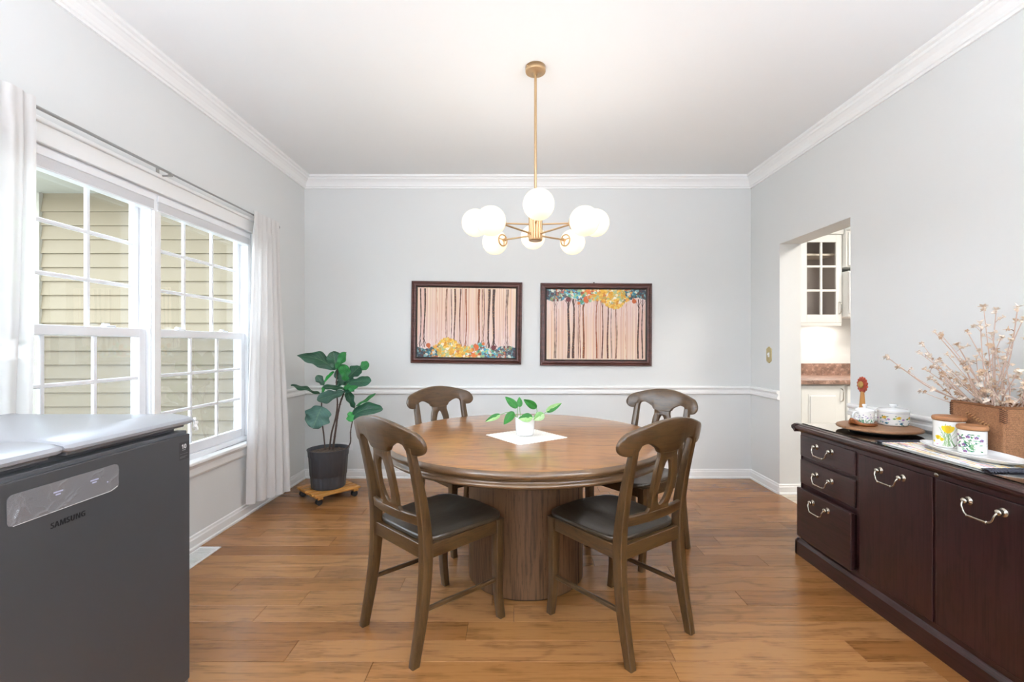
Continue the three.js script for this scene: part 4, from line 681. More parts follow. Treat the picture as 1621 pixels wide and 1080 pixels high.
// ------------------------------------------------------------------ sideboard
const SB = { x: 1.66, xb: 2.135, zf: -2.64, zn: -0.98, top: 0.757 };
{
  const t = thing('sideboard', 'long dark mahogany sideboard with drawers, doors and metal bail pulls', 'sideboard', [1.9, 0, (SB.zf + SB.zn) / 2]);
  const O = t.position, bx = (x0, x1, y0, y1, z0, z1, r, grain) => uvBox(rbox(x0 - O.x, x1 - O.x, y0, y1, z0 - O.z, z1 - O.z, r ?? 0.003), grain ?? 'z', rnd(), rnd());
  const mah = phy({ color: S('#301819'), map: darkTex, roughness: 0.34, clearcoat: 0.35, clearcoatRoughness: 0.2 });
  const mahTop = phy({ color: S('#321a1a'), map: darkTex, roughness: 0.3, clearcoat: 0.5, clearcoatRoughness: 0.12 });
  const pew = std({ color: S('#b9b2a6'), metalness: 1, roughness: 0.24 });
  reseed(61);
  obj('cabinet_body', bx(SB.x + 0.012, SB.xb, 0.08, 0.714, SB.zf, SB.zn, 0.003), mah, t);
  obj('face_frame', [bx(SB.x + 0.0014, SB.x + 0.014, 0.69, 0.714, SB.zf + 0.001, SB.zn), bx(SB.x + 0.0014, SB.x + 0.014, 0.08, 0.118, SB.zf + 0.001, SB.zn), bx(SB.x + 0.002, SB.x + 0.014, 0.08, 0.714, SB.zf, SB.zf + 0.008), bx(SB.x + 0.002, SB.x + 0.014, 0.08, 0.714, -2.209, -2.185), bx(SB.x + 0.002, SB.x + 0.014, 0.08, 0.714, -1.8, -1.787), bx(SB.x + 0.002, SB.x + 0.014, 0.08, 0.714, -1.4, -1.385)], mah, t);
  const ox = SB.x - O.x, base = [[0, 0], [0.018, 0], [0.018, 0.075], [0.012, 0.083], [0.006, 0.09], [0, 0.094]];
  obj('plinth', [uvBox(mould(base, V(ox, 0, SB.zn - O.z), V(0, 0, -1), V(-1, 0, 0), SB.zn - SB.zf + 0.018), 'z'), uvBox(mould(base, V(ox - 0.018, 0, SB.zf - O.z), V(1, 0, 0), V(0, 0, -1), SB.xb - SB.x + 0.018), 'x'), bx(SB.x - 0.001, SB.xb, 0, 0.08, SB.zf, SB.zn)], mah, t);
  const edge = [[0, 0], [0.006, 0], [0.012, 0.006], [0.02, 0.012], [0.03, 0.016], [0.034, 0.022], [0.034, 0.029], [0.03, 0.035], [0.02, 0.038], [0.016, 0.043], [0, 0.045]];
  obj('top', [bx(SB.x, SB.xb + 0.003, 0.712, SB.top, SB.zf, SB.zn, 0.001), uvBox(mould(edge, V(ox + 0.002, 0.712, SB.zn - O.z), V(0, 0, -1), V(-1, 0, 0), SB.zn - SB.zf + 0.034), 'z'), uvBox(mould(edge, V(ox - 0.032, 0.712, SB.zf - O.z), V(1, 0, 0), V(0, 0, -1), SB.xb - SB.x + 0.032), 'x')], mahTop, t);
  const pull = (parent, x, y, z, s = 1) => {                       // bail pull: rosettes, posts and a swinging bail
    const p = []; const c = V(x - O.x, y, z - O.z), hw = 0.059 * s;
    for (const k of [-1, 1]) p.push(lathe([[0.0001, 0], [0.0155, 0], [0.0155, 0.002], [0.011, 0.004], [0.0075, 0.008], [0.009, 0.012], [0.011, 0.015], [0.0115, 0.019], [0.009, 0.024], [0.0001, 0.026]], 20).rotateZ(Math.PI / 2).translate(c.x, c.y, c.z + k * hw));
    for (const q of p) obj('handle_rosette', q, pew, parent);
    const b = [V(-0.016, 0, -hw), V(-0.024, -0.004, -hw), V(-0.03, -0.016, -hw + 0.003), V(-0.03, -0.03, -hw + 0.008), V(-0.031, -0.04, -hw + 0.016), V(-0.032, -0.044, -hw + 0.03), V(-0.032, -0.044, 0), V(-0.032, -0.044, hw - 0.03), V(-0.031, -0.04, hw - 0.016), V(-0.03, -0.03, hw - 0.008), V(-0.03, -0.016, hw - 0.003), V(-0.024, -0.004, hw), V(-0.016, 0, hw)].map((v) => v.multiplyScalar(s === 1 ? 1 : 1).add(c));
    const bail = [new THREE.TubeGeometry(new THREE.CatmullRomCurve3(b), 60, 0.0036, 10), rod(V(c.x - 0.032, c.y - 0.044, c.z - 0.034), V(c.x - 0.032, c.y - 0.044, c.z + 0.034), 0.0046, 12)];
    for (const k of [-1, 1]) bail.push(new THREE.TorusGeometry(0.0044, 0.0022, 8, 16).translate(c.x - 0.032, c.y - 0.044, c.z + k * 0.034));
    obj('handle_bail', bail, pew, parent);
  };
  const dz = (-2.632 - 2.209) / 2;
  for (const [y0, y1, out, hy] of [[0.577, 0.696, 0, 0.656], [0.42, 0.556, 0, 0.502], [0.115, 0.396, 0.02, 0.35]]) {
    const d = obj('drawer', [bx(SB.x - 0.006 - out, SB.x + 0.014 - out, y0, y1, -2.632, -2.209, 0.005), ...(out ? [bx(SB.x - out, SB.x + 0.03, y0 + 0.012, y1 - 0.012, -2.622, -2.219, 0.002)] : [])], mah, t);
    pull(d, SB.x - 0.006 - out, hy, dz - 0.008);
  }
  for (const [z0, z1] of [[-2.185, -1.8], [-1.787, -1.4], [-1.385, -1.0]]) { const d = obj('door', bx(SB.x - 0.004, SB.x + 0.014, 0.116, 0.69, z0 + 0.002, z1 - 0.002, 0.003, 'y'), mah, t); pull(d, SB.x - 0.004, 0.647, (z0 + z1) / 2 - 0.004, 1); }
  obj('lock', lathe([[0.0001, 0], [0.0095, 0], [0.0095, 0.003], [0.007, 0.0045], [0.0001, 0.0045]], 24).rotateZ(Math.PI / 2).translate(SB.x + 0.003 - O.x, 0.703, -1.79 - O.z), pew, t);
  // plate glass on the top
  const g = thing('glass_sheet', 'clear sheet of glass laid over the sideboard top', 'glass', [1.9, SB.top + 0.0005, (SB.zf + SB.zn) / 2]);
  obj('sheet', rbox(SB.x + 0.004 - O.x, SB.xb - 0.006 - O.x, 0, 0.005, SB.zf + 0.012 - O.z, SB.zn - 0.012 - O.z, 0.001, 1), phy({ color: S('#eef4f2'), transmission: 1, thickness: 0.005, roughness: 0.0, ior: 1.5 }), g);
}
const GY = SB.top + 0.0062;                                       // top of the glass
// woven placemat
{
  const m = thing('placemat', 'woven striped rag placemat with black fringe under the oval platter', 'placemat', [1.81, GY, -1.868]);
  const tex = canvasTex(1024, 256, (c, w, h) => { c.fillStyle = '#e6e4e0'; c.fillRect(0, 0, w, h); reseed(808); const cols = ['#f4f2ec', '#f3d79a', '#f0c476', '#b9bcc4', '#5c5d66', '#f7f4ee', '#e9a9c4', '#f5e3b5', '#dfe3ea', '#8f93a0', '#f8f6f0', '#f8f6f0']; for (let r = 0; r < 34; r++) { let x = 0; while (x < w) { const l = rr(30, 190); c.fillStyle = cols[Math.floor(rnd() * cols.length)]; c.fillRect(x, r * h / 34, l, h / 34 - 1); x += l; } } c.globalAlpha = 0.25; c.fillStyle = '#30303a'; for (let x = 0; x < w; x += 9) c.fillRect(x, 0, 1.5, h); });
  const g = new THREE.BoxGeometry(0.24, 0.004, 0.445, 40, 1, 60); { const p = g.attributes.position, uv = g.attributes.uv; for (let i = 0; i < p.count; i++) { uv.setXY(i, p.getZ(i) / 0.445 + 0.5, p.getX(i) / 0.24 + 0.5); if (p.getY(i) > 0) p.setY(i, 0.002 + 0.0008 * Math.sin(p.getX(i) * 640)); } } g.translate(0, 0.002, 0); g.computeVertexNormals();
  obj('cloth', g, std({ map: tex, roughness: 0.95 }), m);
  reseed(12); const f = [];
  for (const s of [-1, 1]) for (let i = 0; i < 90; i++) { const x = lerp(-0.118, 0.118, i / 89), a = V(x, 0.003, s * 0.22), b = V(x + rr(-0.012, 0.012), rr(0.003, 0.008), s * (0.22 + rr(0.018, 0.03))), c = V(x + rr(-0.02, 0.02), 0.0022, s * (0.22 + rr(0.036, 0.055))); f.push(limb([a, b, c], [0.0022, 0.0016], 4, 4)); }
  const fr = obj('fringe', f, std({ color: S('#3a3b44'), roughness: 0.95 }), m); fr.userData.kind = 'stuff';
}
// oval platter
{
  const p = thing('oval_platter', 'oval white platter under the two flowered canisters', 'platter', [1.84, GY + 0.0056, -1.835], 0);
  obj('dish', lathe([[0.0001, 0], [0.68, 0], [0.78, 0.002], [0.9, 0.01], [1, 0.018], [1.0, 0.0205], [0.97, 0.0205], [0.88, 0.0125], [0.77, 0.005], [0.0001, 0.0045]], 64).scale(0.086, 1, 0.208), M.porcelain, p);
}
const botanic = (draw, wpx = 1024, hpx = 320) => canvasTex(wpx, hpx, (c, w, h) => { c.fillStyle = '#f3f2ee'; c.fillRect(0, 0, w, h); draw(c, w, h); });
const petal = (c, x, y, l, wd, a, col) => { c.save(); c.translate(x, y); c.rotate(a); c.fillStyle = col; c.beginPath(); c.moveTo(0, 0); c.bezierCurveTo(wd, -l * 0.3, wd * 0.8, -l * 0.9, 0, -l); c.bezierCurveTo(-wd * 0.8, -l * 0.9, -wd, -l * 0.3, 0, 0); c.fill(); c.restore(); };
const stroke = (c, pts, wd, col) => { c.strokeStyle = col; c.lineWidth = wd; c.beginPath(); c.moveTo(pts[0], pts[1]); c.quadraticCurveTo(pts[2], pts[3], pts[4], pts[5]); c.stroke(); };
const woodLid = std({ color: S('#a8744c'), map: fineTex, roughness: 0.5 });
function canister(label, x, z, r, h, draw) {
  const t = thing('canister', label, 'canister', [x, GY + 0.0056 + 0.0047, z], -Math.PI * 1.25, 'flowered canisters with wooden lids');
  const b = lathe([[0.0001, 0], [r - 0.004, 0], [r, 0.004], [r, h - 0.003], [r - 0.002, h], [r - 0.006, h], [r - 0.006, 0.01], [0.0001, 0.01]], 64); { const p = b.attributes.position, uv = b.attributes.uv; for (let i = 0; i < p.count; i++) uv.setY(i, clamp(p.getY(i) / h, 0.001, 0.999)); }
  obj('pot', b, phy({ map: botanic(draw), roughness: 0.18, clearcoat: 0.6, clearcoatRoughness: 0.08 }), t);
  obj('lid', uvBox(lathe([[0.0001, h - 0.008], [r - 0.008, h - 0.008], [r - 0.007, h + 0.0005], [r + 0.001, h + 0.001], [r + 0.004, h + 0.005], [r + 0.0045, h + 0.013], [r + 0.002, h + 0.018], [r - 0.004, h + 0.02], [0.0001, h + 0.02]], 64), 'x'), woodLid, t);
}
canister('taller flowered canister with yellow and blue crocus on white', 1.888, -1.975, 0.053, 0.113, (c, w, h) => {
  c.translate(w * 0.5, h * 0.95); c.scale(1.5, 1.12); c.translate(-w * 0.5, -h * 0.95);
  const X = w * 0.5; for (let i = 0; i < 16; i++) { const a = rr(-0.5, 0.5); stroke(c, [X + rr(-40, 50), h * 0.93, X + a * 60, h * 0.6, X + a * 170 + 10, h * rr(0.12, 0.6)], rr(2, 5), ['#8fb07a', '#a9c0a0', '#6d9560'][i % 3]); }
  for (const [x, y, s, col] of [[X - 5, h * 0.5, 1, '#e8c81e'], [X - 75, h * 0.74, 0.55, '#e6cf3c'], [X - 45, h * 0.78, 0.45, '#e2d255'], [X - 115, h * 0.86, 0.3, '#ead75e']]) for (const a of [-0.45, 0.45, -0.18, 0.2, 0]) petal(c, x, y, 88 * s, 26 * s, a, a ? col : '#d6b010');
  for (const a of [-0.3, 0.3, 0]) petal(c, X + 62, h * 0.84, 108, 26, 0.35 + a * 0.6, a ? '#8f9ad2' : '#6f7cc0'); stroke(c, [X + 60, h * 0.84, X + 40, h * 0.9, X + 30, h * 0.97], 6, '#8d7a74'); stroke(c, [X + 5, h * 0.5, X, h * 0.7, X - 4, h * 0.95], 6, '#7fa05f');
  petal(c, X - 90, h * 0.9, 20, 8, 1.4, '#d9a4c6');
});
canister('shorter flowered canister with a purple viola spray on white', 1.868, -1.855, 0.0445, 0.095, (c, w, h) => {
  c.translate(w * 0.5, h * 0.5); c.scale(1.55, 1.08); c.translate(-w * 0.5, -h * 0.5);
  const X = w * 0.47; for (let i = 0; i < 9; i++) stroke(c, [X + 40, h * 0.8, X + rr(-30, 40), h * 0.5, X + rr(-110, 110), h * rr(0.15, 0.75)], 4, '#5f8f5a');
  for (let i = 0; i < 34; i++) petal(c, X + rr(-100, 90), h * rr(0.2, 0.82), rr(24, 44), 10, rr(0, 6.28), ['#3f7a4c', '#5b9a6b', '#2f6a58', '#79ab80'][i % 4]);
  for (const [x, y] of [[-95, 0.25], [-60, 0.36], [-100, 0.48], [-30, 0.6], [-75, 0.68], [0, 0.28], [100, 0.4], [-20, 0.85], [60, 0.3]]) { for (let k = 0; k < 5; k++) petal(c, X + x, h * y, 19, 10, k * 1.256, k < 2 ? '#5b3f8f' : '#7a4a8a'); c.fillStyle = '#e9c33a'; c.beginPath(); c.arc(X + x, h * y, 4, 0, 7); c.fill(); }
  c.fillStyle = '#b9bfd6'; c.fillRect(X + 150, h * 0.5, 12, 8); c.fillRect(X + 150, h * 0.62, 12, 8);
});
// round board with two flowered pots
const BX = 1.905, BZ = -2.38, BY = GY + 0.028;
{
  const b = thing('round_board', 'round wooden turntable board at the far end of the sideboard', 'board', [BX, GY, BZ]);
  obj('board', uvBox(lathe([[0.0001, 0.012], [0.171, 0.012], [0.18, 0.015], [0.183, 0.02], [0.18, 0.0255], [0.173, 0.028], [0.0001, 0.028]], 72), 'x'), std({ color: S('#946a48'), map: fineTex, roughness: 0.5 }), b);
  obj('base', new THREE.CylinderGeometry(0.12, 0.125, 0.012, 40).translate(0, 0.006, 0), M.black, b);
  const dish = (name, label, x, z, r, h, tex, rot, extra) => {
    const t = thing(name, label, 'pot', [x, BY, z], rot);
    const g = lathe([[0.0001, 0], [r - 0.006, 0], [r - 0.002, 0.003], [r, 0.01], [r, h - 0.004], [r + 0.002, h], [r - 0.002, h + 0.001], [r - 0.005, h], [r - 0.005, 0.008], [0.0001, 0.008]], 56); { const p = g.attributes.position, uv = g.attributes.uv; for (let i = 0; i < p.count; i++) uv.setY(i, clamp(p.getY(i) / h, 0.001, 0.999)); }
    obj('bowl', g, phy({ map: tex, roughness: 0.18, clearcoat: 0.6, clearcoatRoughness: 0.08 }), t);
    const l = obj('lid', lathe([[r + 0.001, h + 0.001], [r + 0.001, h + 0.004], [r * 0.9, h + 0.008], [r * 0.5, h + 0.013], [r * 0.24, h + 0.015], [0.0001, h + 0.015]], 48), M.porcelain, t);
    obj('knob', lathe([[0.0001, h + 0.012], [r * 0.2, h + 0.013], [r * 0.17, h + 0.019], [r * 0.27, h + 0.025], [r * 0.27, h + 0.03], [r * 0.2, h + 0.0335], [0.0001, h + 0.034]], 32), M.porcelain, l);
    return t;
  };
  reseed(515);
  dish('covered_dish', 'wide lidded white dish with yellow and mauve flowers on the round board', 2.012, -2.415, 0.068, 0.076, botanic((c, w, h) => {
    c.fillStyle = '#8a8fb4'; c.fillRect(0, h * 0.12, w, 5);
    for (let i = 0; i < 7; i++) { const X = w * (0.04 + i * 0.145); for (let k = 0; k < 12; k++) petal(c, X + rr(-42, 46), h * rr(0.35, 0.9), rr(20, 40), 11, rr(0, 6.28), ['#4f8a6a', '#2f6d64', '#7fae7a', '#9bb3c8'][k % 4]); for (const [dx, dy, s, col] of [[0, 0.45, 30, '#e7c95a'], [10, 0.4, 24, '#d9ae3c'], [52, 0.55, 20, '#b287c4'], [30, 0.82, 22, '#2f6f86'], [-40, 0.5, 18, '#6f9a4f']]) for (let k = 0; k < 6; k++) petal(c, X + dx, h * dy, s, s * 0.45, k * 1.05, col); }
  }), 1.1);
  const cup = dish('lidded_cup', 'small lidded white cup with green and purple sprigs standing on the wooden leaf tray', 1.849, -2.40, 0.042, 0.064, botanic((c, w, h) => {
    for (let i = 0; i < 70; i++) { const X = rr(0, w); stroke(c, [X, h * 0.98, X + rr(-20, 20), h * 0.8, X + rr(-30, 30), h * rr(0.35, 0.8)], 3, '#4f8a58'); petal(c, X, h * rr(0.75, 0.98), rr(26, 50), 10, rr(-0.9, 0.9), ['#2f7a4c', '#4f9a63', '#1f5f48'][i % 3]); }
    for (let i = 0; i < 46; i++) { const X = rr(0, w), Y = h * rr(0.25, 0.6); for (let k = 0; k < 4; k++) petal(c, X, Y, 14, 6, k * 1.57, ['#8a6fb0', '#5d4f8f', '#c9a3cf'][i % 3]); }
  }), -2.2);
  cup.position.y = BY + 0.0135; cup.rotation.y = 0;
  obj('handle', new THREE.TubeGeometry(new THREE.CatmullRomCurve3([V(-0.041, 0.053, 0), V(-0.06, 0.058, 0), V(-0.074, 0.044, 0), V(-0.068, 0.025, 0), V(-0.041, 0.015, 0)]), 24, 0.0045, 10), M.porcelain, cup);
  cup.children[cup.children.length - 1].rotation.y = 0.2;
  // wooden leaf tray
  const tray = thing('leaf_tray', 'small carved wooden leaf-shaped tray under the lidded cup', 'tray', [1.838, BY + 0.0004, -2.40], 0.35);
  const loops = [[0.93, 0], [1, 0.004], [1.02, 0.012], [1, 0.0165], [0.94, 0.0155], [0.8, 0.0125], [0.02, 0.0122]].map(([k, y]) => { const l = []; for (let i = 0; i < 56; i++) { const a = i / 56 * Math.PI * 2, c = Math.cos(a), s = Math.sin(a); const x = c * 0.078 * k * (1 + 0.08 * (c < 0 ? c * c : 0)), z = s * 0.058 * k * (1 - 0.35 * Math.max(0, -c) * Math.max(0, -c)); l.push(V(x, y + (x < -0.04 ? Math.pow((-x - 0.04) / 0.044, 2) * 0.026 : 0) * (y > 0 ? 1 : 0.8), z)); } return l.reverse(); });
  obj('tray', uvBox(loft(loops, true, 0.9), 'x'), std({ color: S('#8a5127'), map: fineTex, roughness: 0.4 }), tray);
  // carved flower on a turned stem
  const fl = thing('wooden_flower', 'carved red wooden flower on a turned stem behind the lidded cup', 'ornament', [1.925, BY, -2.515]);
  obj('stem', lathe([[0.0001, 0], [0.022, 0], [0.02, 0.012], [0.0165, 0.06], [0.012, 0.12], [0.0085, 0.165], [0.0001, 0.168]], 24), std({ color: S('#b07a3c'), roughness: 0.5 }), fl);
  const red = std({ color: S('#9c4029'), roughness: 0.6 }), q = new THREE.Group();
  const disc = new THREE.CylinderGeometry(0.036, 0.036, 0.01, 32).rotateX(Math.PI / 2), petals = [];
  const head = obj('flower_head', disc, red, fl); head.position.set(0, 0.203, 0.0); head.rotation.y = -1.66; head.scale.setScalar(0.98);
  for (let i = 0; i < 14; i++) { const a = i / 14 * Math.PI * 2; obj('petal', new THREE.SphereGeometry(0.011, 14, 10).scale(0.85, 1.25, 0.5).rotateZ(a).translate(-Math.sin(a) * 0.033, Math.cos(a) * 0.033, 0), red, head); }
  obj('flower_centre', new THREE.SphereGeometry(0.02, 24, 12).scale(1, 1, 0.45).translate(0, 0, 0.009), std({ color: S('#a8823f'), roughness: 0.8, bumpMap: grit, bumpScale: 0.003 }), head);
}

// ------------------------------------------------------------------ woven basket and dried flowers
const BK = { a: V(1.936, 0, -1.80), b: V(1.962, 0, -2.046) };
{
  const d = BK.b.clone().sub(BK.a), ln = d.length(), mid = BK.a.clone().add(BK.b).multiplyScalar(0.5), ang = Math.atan2(d.x, d.z); // local z runs along the long face
  const wd = 0.185, hb = 0.2, t = thing('woven_basket', 'brown woven box basket holding the dried flower stems', 'basket', [mid.x + 0.0925 * Math.cos(0.105), GY, mid.z + 0.0925 * 0.105], 0.105 * -1);
  const w = dataTex(256, 256, (u, v) => { const row = v * 36, ph = Math.floor(row) % 2, a = Math.abs(Math.sin(row * Math.PI)), b = 0.5 + 0.5 * Math.sin((u * 24 + ph * 0.5) * Math.PI * 2), n = fbm(u * 40, v * 40, 40, 40, 4, 2); const c = 0.62 + 0.2 * a + 0.1 * b + 0.25 * (n - 0.5); return [c, c * 0.98, c * 0.96]; }); w.repeat.set(8, 8);
  const bm = std({ map: w, color: S('#c08a62'), bumpMap: w, bumpScale: 0.003, roughness: 0.85 });
  const T = 0.008, hx = wd / 2, hz = ln / 2;
  for (const [x0, x1, z0, z1, g] of [[-hx, -hx + T, -hz, hz, 'z'], [hx - T, hx, -hz, hz, 'z'], [-hx + T, hx - T, -hz, -hz + T, 'x'], [-hx + T, hx - T, hz - T, hz, 'x']]) obj('side', uvBox(rbox(x0, x1, 0, hb, z0, z1, 0.003), g), bm, t);
  obj('bottom', uvBox(box(-hx + T, hx - T, 0.001, 0.008, -hz + T, hz - T), 'x'), bm, t);
  const rimp = [V(-hx + 0.004, hb, -hz + 0.004), V(-hx + 0.004, hb, hz - 0.004), V(hx - 0.004, hb, hz - 0.004), V(hx - 0.004, hb, -hz + 0.004)];
  obj('rim', rimp.map((p, i) => rod(p, rimp[(i + 1) % 4], 0.0062, 10)), std({ color: S('#9a6740'), roughness: 0.8, map: w }), t);
  const dk = std({ color: S('#5a3722'), roughness: 0.9 });
  for (const [x, z] of [[-hx, hz], [-hx, -hz]]) for (let k = 0; k < 7; k++) { const y = hb - 0.008 - k * 0.008, sz = -Math.sign(z); obj('stitch', limb([V(x - 0.0015, y, z + sz * 0.014), V(x - 0.004, y + 0.003, z + sz * 0.004), V(x + 0.004, y - 0.003, z - sz * 0.0025), V(x + 0.014, y, z - sz * 0.001)], [0.0019], 6, 8), dk, t); }
  const tw = std({ color: S('#b98a5c'), roughness: 0.8 }); for (let k = 0; k < 9; k++) { const z = lerp(-0.035, 0.06, k / 8), y = lerp(0.158, 0.118, k / 8); obj('twig_loop', limb([V(-hx - 0.001, y - 0.006, z - 0.006), V(-hx - 0.006, y, z), V(-hx - 0.001, y + 0.006, z + 0.006)], [0.0022], 6, 6), tw, t); }

  // dried stems
  reseed(2024);
  const f = thing('dried_flowers', 'bunch of pale dried flower stems spreading from the woven basket', 'dried flowers', [t.position.x, GY + 0.1, t.position.z]);
  const o = f.position, stemM = std({ color: S('#cdb2a2'), roughness: 0.9 }), headMs = ['#ecdccb', '#e4d0ba', '#f0e3d5', '#cfb195'].map((c) => std({ color: S(c), roughness: 0.95, side: THREE.DoubleSide })), darkM = std({ color: S('#7c5c4c'), roughness: 0.95 });
  const heads = []; // a few variants of dried blossom, shared
  for (let v = 0; v < 4; v++) { const g = []; for (let i = 0; i < 11; i++) { const a = i / 11 * 6.283 + rr(-0.3, 0.3), e = rr(0.1, 1.1), l = rr(0.009, 0.017); g.push(leaf(V(0, 0, 0), V(Math.cos(a) * Math.cos(e) * l, Math.sin(e) * l, Math.sin(a) * Math.cos(e) * l), l * 0.62, V(-Math.cos(a) * 0.6, 1, -Math.sin(a) * 0.6), { shape: 'lance', nu: 4, nv: 3, fold: 0.3, curl: 0.2 })); } g.push(new THREE.SphereGeometry(0.0042, 6, 5).toNonIndexed()); heads.push(merge(g)); }
  const head = (parent, p, dir, s) => { const h = obj('flower_head', heads[Math.floor(rnd() * 4)], headMs[Math.floor(rnd() * 4)], parent); h.position.copy(p); h.quaternion.setFromUnitVectors(V(0, 1, 0), dir.clone().normalize()); h.scale.setScalar(s); };
  const stemTo = (tip, heads0, rad) => {
    const b = V(rr(-0.06, 0.06), -0.06, rr(-0.09, 0.09)), m = b.clone().lerp(tip, 0.55).add(V(rr(-0.015, 0.015), rr(0.01, 0.04), rr(-0.02, 0.02)));
    const mouth = b.clone().lerp(tip, 0.25); mouth.x = clamp(mouth.x, -0.06, 0.06); mouth.z = clamp(mouth.z, -0.09, 0.09); mouth.y = Math.max(mouth.y, 0.07);
    const c = new THREE.CatmullRomCurve3([b, mouth, m, tip]);
    const s = obj('stem', limb(c.getPoints(6), [rad, rad * 0.8, rad * 0.45], 5, 14), stemM, f);
    const dir = c.getTangent(1); head(s, tip, dir, rr(0.95, 1.4)); head(s, tip.clone().addScaledVector(dir, -0.012).add(V(rr(-0.008, 0.008), 0, rr(-0.008, 0.008))), V(rr(-1, 1), 0.6, rr(-1, 1)), rr(0.7, 1.1));
    for (let k = 0; k < heads0; k++) { const u = rr(0.5, 0.96), p = c.getPoint(u), a = V(rr(-1, 1), rr(0.2, 1), rr(-1, 1)).normalize().multiplyScalar(rr(0.015, 0.05)), e = p.clone().add(a); if (e.x + o.x > 2.12) e.x = 2.12 - o.x; obj('twig', limb([p, p.clone().lerp(e, 0.5).add(V(0, 0.004, 0)), e], [rad * 0.45, rad * 0.3], 4, 5), rnd() < 0.12 ? darkM : stemM, s); head(s, e, a, rr(0.7, 1.15)); if (rnd() < 0.5) head(s, e.clone().lerp(p, 0.3), V(rr(-1, 1), 0.5, rr(-1, 1)), rr(0.5, 0.9)); }
  };
  const tips = [[1557, 487, 1.98], [1577, 491, 1.95], [1611, 487, 1.86], [1480, 526, 2.2], [1490, 530, 2.1], [1460, 545, 2.25], [1455, 558, 2.2], [1472, 566, 2.2], [1516, 547, 2.0], [1531, 525, 2.05], [1552, 512, 1.9], [1405, 566, 2.3], [1424, 582, 2.26], [1459, 620, 2.18], [1500, 562, 1.95], [1545, 566, 1.95], [1600, 540, 1.8], [1620, 505, 1.82], [1570, 530, 1.9], [1585, 535, 1.75], [1640, 520, 1.75], [1660, 560, 1.7], [1690, 540, 1.65], [1480, 580, 2.1], [1492, 592, 2.08], [1475, 600, 2.14], [1505, 590, 1.95], [1530, 585, 1.85], [1555, 590, 1.8], [1590, 570, 1.82], [1612, 590, 1.72], [1640, 600, 1.66], [1520, 570, 2.02], [1465, 585, 2.16], [1488, 570, 2.15], [1575, 555, 1.94]];
  tips.forEach(([x, y, z], i) => { const p = at(x, y, z).sub(o); if (p.x + o.x > 2.12) p.x = 2.12 - o.x; stemTo(p, i === 11 || i === 12 || i === 13 ? 2 : 3 + Math.floor(rnd() * 4), rr(0.0026, 0.0046)); });
}

